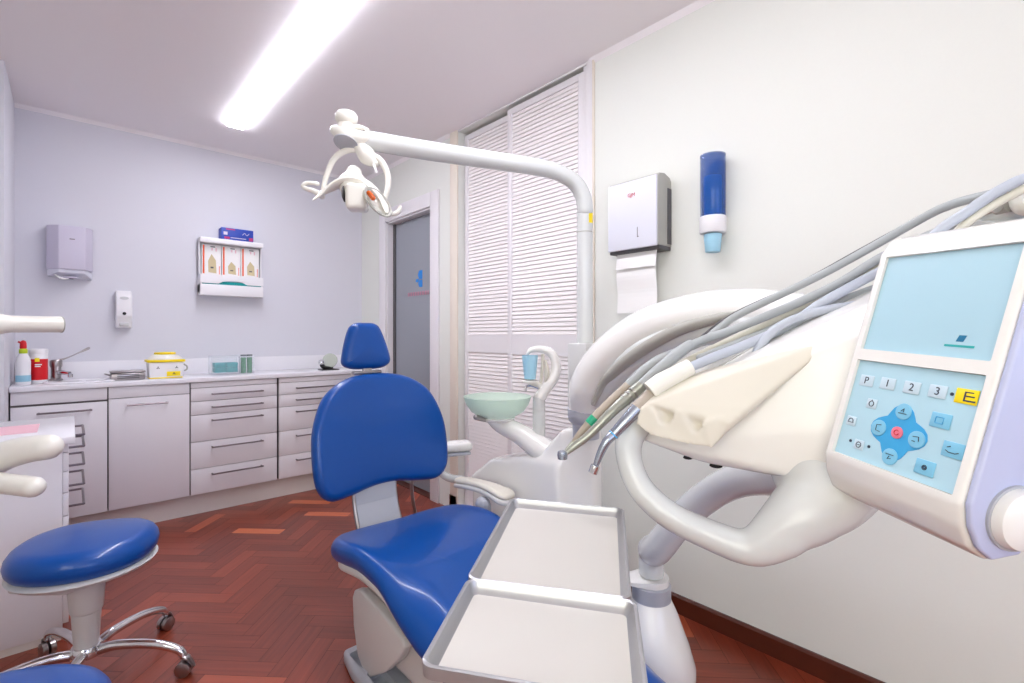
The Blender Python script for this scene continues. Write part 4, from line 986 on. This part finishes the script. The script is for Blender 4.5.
# outline in (z, y)
PR = [(.006, -.008), (.006, KH+.006), (-.004, KH+.030), (-.03, KH+.046), (-.07, KH+.046), (-.11, KH+.02), (-.12, KH-.05), (-.115, .05), (-.105, -.02), (-.085, -.052), (-.05, -.066), (-.022, -.056), (-.004, -.034)]
bm = B(); prism(bm, [kp(xl, y, z) for z, y in PR], (KM.to_3x3() @ Vector((xr-xl, 0, 0))), .006, 3)
body = bm
cut = B(); box(cut, (0, KH*.53, -.001), (KW, KH, .03), .002, M=KM); box(cut, (0, 0, -.001), (KW, KH*.475, .03), .002, M=KM)
obj('console_body', boolean(body, cut), M_unit, t, ang=35)
bm = B(); prism(bm, [kp(xr+.0002, y*1+(.004 if y < .1 else -.004), z*1-.002 if z > -.05 else z+.004) for z, y in PR], (KM.to_3x3() @ Vector((.009, 0, 0))), .004, 3); cap = obj('end_cap', bm, M_cap, t, label='end cap tinted pale lavender for bluish daylight')
bm = B(); lathe(bm, [(.036, .0), (.037, .006), (.034, .014), (.026, .018), (.004, .02)], KM @ Matrix.Translation((xr+.009, -.006, -.058)) @ Matrix.Rotation(PI/2, 4, 'Y'), seg=48); obj('cap_button', bm, M_unit, cap, label='round white button')
bm = B(); lathe(bm, [(.036, 0), (.0395, .0), (.0395, .0035), (.036, .004)], KM @ Matrix.Translation((xr+.009, -.006, -.058)) @ Matrix.Rotation(PI/2, 4, 'Y'), seg=48, cap=False); obj('button_seam', bm, M_grey, cap)
bm = B(); box(bm, (.0005, KH*.53+.0005, -.0008), (KW-.0005, KH-.0005, .0012), M=KM); scr = obj('display', bm, M_screen, t, label='blank pale blue display')
bm = B(); prism(bm, [kp(KW*.73, KH*.60, .0013), kp(KW*.78, KH*.60, .0013), kp(KW*.795, KH*.627, .0013), kp(KW*.745, KH*.627, .0013)], KM.to_3x3() @ Vector((0, 0, .0004))); obj('logo_mark', bm, M_logodark, scr, label='small teal mark')
bm = B(); box(bm, (KW*.66, KH*.577, .0013), (KW*.86, KH*.586, .0017), M=KM); obj('logo_line', bm, M_logoteal, scr, label='thin teal line')
KP = KH*.475
bm = B(); box(bm, (.0005, .0005, -.0008), (KW-.0005, KP-.0005, .0012), M=KM); pad = obj('keypad', bm, M_keypad, t, label='pale blue membrane keypad')
# measured places: u across, w down from the top of the keypad (0..1)
def kpos(px, py):
    # intersection of the sight line with the panel plane
    d0 = at(px, py, 1)-EYE; n = KM.to_3x3() @ Vector((0, 0, 1)); s = n.dot(BL-EYE)/n.dot(d0); return KM.inverted() @ (EYE+d0*s)
PAN = {}
for nm, px, py in (('P', 868, 381), ('1', 889, 384), ('2', 913, 388), ('3', 939, 392), ('y', 968, 397), ('t', 873, 404), ('l', 852.5, 421), ('s', 860, 445), ('up', 905, 412), ('lf', 880, 428), ('rt', 918, 440), ('dn', 891, 457), ('c', 898.5, 433), ('b1', 942, 421), ('b2', 956, 451), ('b3', 926, 468)):
    v_ = kpos(px, py); PAN[nm] = (min(v_.x, KW-.0165), v_.y)
def kbox(nm, w, h, m, r=.002, z=.0026, label=None, name='key'):
    x, y = PAN[nm]; bm = B(); box(bm, (x-w/2, y-h/2, .0012), (x+w/2, y+h/2, z), r*.4, M=KM); return obj(name, bm, m, pad, label=label)
def kdisc(nm, r, m, z=.0026, label=None):
    x, y = PAN[nm]; bm = B(); lathe(bm, [(r, .0012), (r, z-.0003), (r*.9, z)], KM @ Matrix.Translation((x, y, 0)), seg=24); return obj('key', bm, m, pad, label=label)
def ktext(nm, s, size, m=M_ink, z=.0028):
    x, y = PAN[nm]; bm = B(); text(bm, s, size, KM @ Matrix.Translation((x, y, z)), .0002); return obj('key_symbol', bm, m, pad)
for s in ('P', '1', '2', '3'):
    kbox(s, .024, .017, M_key); ktext(s, s, .015)
kbox('y', .027, .019, M_yellow, label='yellow key'); 
bm = B(); x, y = PAN['y']
box(bm, (x-.002, y-.0065, .0027), (x+.012, y-.0045, .0029), M=KM); box(bm, (x-.002, y-.0005, .0027), (x+.010, y+.0012, .0029), M=KM); box(bm, (x-.002, y+.0045, .0027), (x+.008, y+.006, .0029), M=KM); box(bm, (x-.0025, y-.0065, .0027), (x-.0005, y+.006, .0029), M=KM)
obj('key_symbol', bm, M_ink, pad)
x, y = [(PAN['3'][i]+PAN['y'][i])/2 for i in (0, 1)]
bm = B(); lathe(bm, [(.0022, .0012), (.0022, .002)], KM @ Matrix.Translation((x, y, 0)), seg=12); obj('indicator_dot', bm, M_ink, pad)
cx_, cy_ = PAN['c']
bm = B(); pts = []
for k in range(32):
    a = 2*PI*k/32; r = .031+.010*max(0, math.cos(2*a))**1 if True else 0
    r = .030+.013*abs(math.cos(2*a))**1.5
    pts.append(kp(cx_+r*math.cos(a), cy_+r*.95*math.sin(a), .0012))
prism(bm, pts, KM.to_3x3() @ Vector((0, 0, .0006))); obj('key_cross', bm, M_padblue, pad, label='blue printed cross')
for s in ('up', 'lf', 'rt', 'dn'): kdisc(s, .0115, M_keyblue, .0032)
kdisc('c', .0085, M_inkred, .0034, label='pink centre key')
for s in ('t', 'l', 's'): kbox(s, .017, .0145, M_key)
for s in ('b1', 'b2', 'b3'): kbox(s, .026, .0195, M_keyblue, label='blue key')
def kline(nm, segs, m=M_ink, z=.0034, r=.00055):
    x, y = PAN[nm]; bm = B()
    for s in segs: tube(bm, [kp(x+a, y+b, z) for a, b in s], r, seg=6, smooth=False)
    obj('key_symbol', bm, m, pad)
arc = lambda r, a0, a1, n=10: [(r*math.cos(a0+(a1-a0)*k/n), r*math.sin(a0+(a1-a0)*k/n)) for k in range(n+1)]
kline('t', [arc(.004, 0, 2*PI), [(0, .004), (0, .006)]], z=.0029); kline('l', [arc(.004, -.3, PI+.3), [(-.005, -.002), (.005, -.002)]], z=.0029); kline('s', [arc(.0042, 0, 2*PI), [(-.002, 0), (.002, 0)]], z=.0029)
kline('up', [[(-.006, -.003), (.006, -.003)], [(-.003, 0), (.001, .004), (.001, -.001)]], z=.0035); kline('lf', [[(.004, .005), (-.003, .004), (-.003, -.004), (.004, -.005)]], z=.0035); kline('rt', [[(-.005, .003), (.003, .004), (.004, -.002)], [(-.005, -.003), (-.001, -.003)]], z=.0035); kline('dn', [[(-.006, .003), (.006, .003)], [(0, .001), (-.002, -.004), (.003, -.002)]], z=.0035)
kline('c', [arc(.0035, .8, 2*PI-.2)], m=M_red, z=.0037)
kline('b1', [[(-.006, .004), (.004, .004), (.004, -.004), (-.006, -.004), (-.006, .004)]], m=M_padblue, z=.0029); kline('b2', [[(-.008, -.002), (-.004, -.004), (.004, -.004), (.008, -.002)], [(-.007, .002), (-.003, .004)]], m=M_ink, z=.0029); kline('b3', [arc(.003, 0, 2*PI), arc(.0015, 0, 2*PI)], m=M_ink, z=.0029)
for dx in (-.022, .022):
    bm = B(); lathe(bm, [(.0022, .0012), (.0022, .002)], KM @ Matrix.Translation((PAN['s'][0]+dx*.75, PAN['s'][1]+.002, 0)), seg=12); obj('indicator_dot', bm, M_ink, pad)
# neck between shell and console
bm = B(); tube(bm, [kp(.03, .0, -.10), kp(.02, KH*.35, -.09), kp(.03, KH*.75, -.09)], [.035, .045, .04], seg=20, rcap=True); tube(bm, [kp(.05, KH*.3, -.08), at(862, 400, .90), at(830, 400, .98)], [.06, .07, .07], seg=20); obj('console_neck', bm, M_arm, t)
# hose holder at the back, above the console
hb = [at(968, 219, .80), at(985, 214, .78), at(1010, 208, .76), at(1045, 200, .74)]
bm = B(); tube(bm, hb, [.018, .024, .026, .026], seg=16, flat=.8, rcap=True); tube(bm, [at(1000, 213, .77), at(990, 245, .80), at(960, 300, .86), at(900, 350, .90)], .035, seg=16); obj('hose_bridge', bm, M_arm, t)
bm = B()
for px, py in ((988, 207), (1003, 206)): lathe(bm, [(.011, -.01), (.012, .012), (.008, .014)], frame(at(px, py, .745), (RT), (UP)), seg=16)
obj('bridge_rollers', bm, M_silver_side, t)
bm = B(); lathe(bm, [(.006, -.01), (.021, -.008), (.024, .0), (.021, .012), (.006, .014)], frame(at(1028, 200, .72), (RT), (UP)), seg=24); obj('bridge_knob', bm, M_unit_warm, t)

# ------------------------------------------------------------------ instruments with their hoses
def hose(t, pts, r, m, name='hose'):
    bm = B(); tube(bm, [at(*p) for p in pts], r, seg=12, n=8, rcap=True); return obj(name, bm, m, t)
G = 'handpieces lying in the instrument rest'
# 1 scaler
t = thing('scaler', 'beige scaler handpiece with green ring and thin tip, uppermost in the rest', 'dental handpiece', at(600, 415, 1.02), G)
bm = B(); tube(bm, [at(562, 456, 1.02), at(567, 448, 1.02), at(574, 441, 1.02)], [.0012, .0022, .004], seg=8); obj('tip', bm, M_hpg, t, label='thin metal tip')
bm = B(); tube(bm, [at(573, 442, 1.02), at(580, 434, 1.02), at(590, 423, 1.02)], [.004, .0075, .0095], seg=16); tube(bm, [at(594, 418.5, 1.02), at(610, 403, 1.03), at(628, 386, 1.04)], [.010, .0105, .0105], seg=16); obj('sleeve', bm, M_beige, t)
bm = B(); tube(bm, [at(589, 424, 1.02), at(595, 417.5, 1.02)], .0105, seg=16, smooth=False); obj('ring', bm, M_green, t, label='green ring')
hose(t, [(627, 387, 1.04), (642, 372, 1.05), (660, 360, 1.06), (676, 352, 1.07)], [.0105, .011, .012, .008], M_hose_g, 'coupling')
hose(t, [(672, 353, 1.06), (700, 343, 1.07), (722, 326, 1.07), (742, 313, 1.06), (813, 279, 1.02), (872, 247, .98), (912, 224, .94), (945, 207, .90), (983, 196, .86), (1030, 188, .82), (1060, 205, .80), (1040, 230, .80)], .0082, M_hose_g)
# 2 contra-angle with round head
t = thing('contra_angle_handpiece', 'grey handpiece with small round head, between the scaler and the angled turbine', 'dental handpiece', at(600, 425, .99), G)
hd = at(562.5, 455, .985)
bm = B(); lathe(bm, [(.006, -.009), (.0095, -.008), (.0105, 0), (.0095, .007), (.005, .009)], frame(hd, RT, FW), seg=20); obj('head', bm, M_hp, t, label='round metal head')
bm = B(); tube(bm, [at(566, 453, .985), at(576, 445, .985), at(590, 434, .985), at(612, 412, .99), at(632, 394, 1.0), at(642, 385, 1.0)], [.005, .0075, .0085, .0105, .0125, .012], seg=16); obj('body', bm, M_hpg, t)
bm = B()
for q_ in ((625, 400), (629, 396.5), (633, 393)): lathe(bm, [(.0135, -.001), (.0138, .001)], aim(at(q_[0], q_[1], .999), at(640, 386, 1)-at(620, 405, .99)), seg=18)
obj('grip_rings', bm, M_steel, t)
hose(t, [(640, 387, 1.0), (656, 372, 1.0), (676, 355, 1.01), (690, 345, 1.02)], [.0115, .0115, .0125, .011], M_hose_g, 'coupling')
hose(t, [(688, 347, 1.02), (708, 338, 1.02), (740, 327, 1.02), (828, 289, .99), (880, 258, .97), (930, 235, .94), (970, 222, .88), (1030, 215, .82)], .009, M_hose_g)
# 3 turbine with bend and beige sleeve
t = thing('angled_turbine', 'shiny bent turbine handpiece with beige sleeve, lowest of the three instruments', 'dental handpiece', at(610, 440, .93), G)
hd = at(594.5, 468.5, .92)
bm = B(); lathe(bm, [(.004, -.010), (.0085, -.009), (.009, .0), (.0088, .006), (.005, .008)], aim(hd, UP*.9+RT*.35), seg=20); obj('head', bm, M_chrome, t, label='shiny head')
bm = B(); tube(bm, [at(596, 465, .92), at(601, 452, .92), at(607, 441, .92), at(614, 434, .925)], [.0055, .0075, .0085, .0098], seg=16); tube(bm, [at(614, 434, .925), at(624, 423, .925), at(637, 409, .93)], [.0098, .0112, .0135], seg=16); obj('body', bm, M_hp, t)
bm = B(); lathe(bm, [(.0104, -.0012), (.0106, .0012)], aim(at(613.5, 434.5, .9245), at(624, 423, .93)-at(614, 434, .93)), seg=18); obj('ring', bm, M_padblue, t, label='thin blue ring')
bm = B(); tube(bm, [at(635, 411, .93), at(646, 400, .935), at(655, 391, .94)], [.0135, .0125, .0125], seg=16); obj('sleeve', bm, M_beige, t, label='beige sleeve')
bm = B(); tube(bm, [at(650, 391, .935), at(662, 382, .935), at(690, 367, .94)], [.0185, .0182, .0165], seg=24, smooth=False); obj('holder_cup', bm, M_unit_warm, t, label='ivory holder tube')
hose(t, [(684, 370, .94), (712, 358, .95), (745, 345, .96), (790, 325, .97), (822, 303, .96), (883, 270, .95), (930, 250, .93)], .0095, M_hose_b)
# 4 further hoses
t = thing('syringe', 'cream air-water syringe tube lying behind the grey handpiece couplings', 'dental handpiece', at(670, 375, 1.0), G)
hose(t, [(636, 388, 1.02), (650, 380, 1.02), (664, 373, 1.02)], [.007, .0105, .011], M_silicone, 'nozzle_sleeve')
hose(t, [(662, 374, 1.02), (700, 355, 1.03), (740, 336, 1.04), (822, 297, 1.01), (880, 268, .98), (930, 250, .95)], .0085, M_hose_w)
def loose(label, pts, r, m):
    q = at(*pts[0]); bm = B(); tube(bm, [at(*p) for p in pts], r, seg=12, n=8, rcap=True); tag(obj('hose', bm, m, origin=q), label, 'hose')
loose('bluish hose rising in a curve from the cream grommet on the shell', [(757, 352, .955), (762, 343, .955), (776, 329, .955), (795, 319, .955), (822, 311, .95), (866, 304, .93), (900, 300, .92)], .009, M_hose_b)
loose('thin dark grey hose running just above the other grey hoses', [(690, 347, 1.09), (730, 316, 1.09), (800, 283, 1.05), (860, 250, 1.0), (905, 226, .96), (950, 208, .92)], .0035, M_dgrey)
loose('thick bluish hose at the upper right, rising above the console', [(930, 240, .74), (945, 226, .73), (964, 214, .72), (984, 200, .71), (1004, 188, .70), (1026, 178, .69), (1060, 172, .68), (1100, 200, .70), (1090, 240, .74)], .0075, M_hose_b)
loose('cream hose at the upper right, just below the thick bluish hose', [(958, 231, .73), (972, 219, .72), (992, 206, .71), (1010, 196, .70), (1030, 187, .69), (1060, 182, .69), (1080, 210, .72)], .006, M_hose_w)
loose('thin grey cable lying across the top of the white shell', [(720, 366, .98), (760, 345, .99), (800, 328, .98), (850, 316, .94), (880, 311, .92)], .0022, M_silver_side)
loose('grey hose crossing behind the panel frame, below the cream hoses', [(700, 358, 1.0), (760, 334, 1.01), (820, 309, 1.0), (870, 290, .97), (900, 280, .95)], .008, M_hose_g)
# ------------------------------------------------------------------ render look
w = bpy.data.worlds.new('world'); SC.world = w; w.use_nodes = True
w.node_tree.nodes['Background'].inputs[0].default_value = (.75, .82, 1, 1); w.node_tree.nodes['Background'].inputs[1].default_value = .3
SC.view_settings.view_transform = 'Standard'; SC.view_settings.look = 'None'; SC.view_settings.gamma = 1
SC.view_settings.use_curve_mapping = False; SC.view_settings.exposure = 0.48
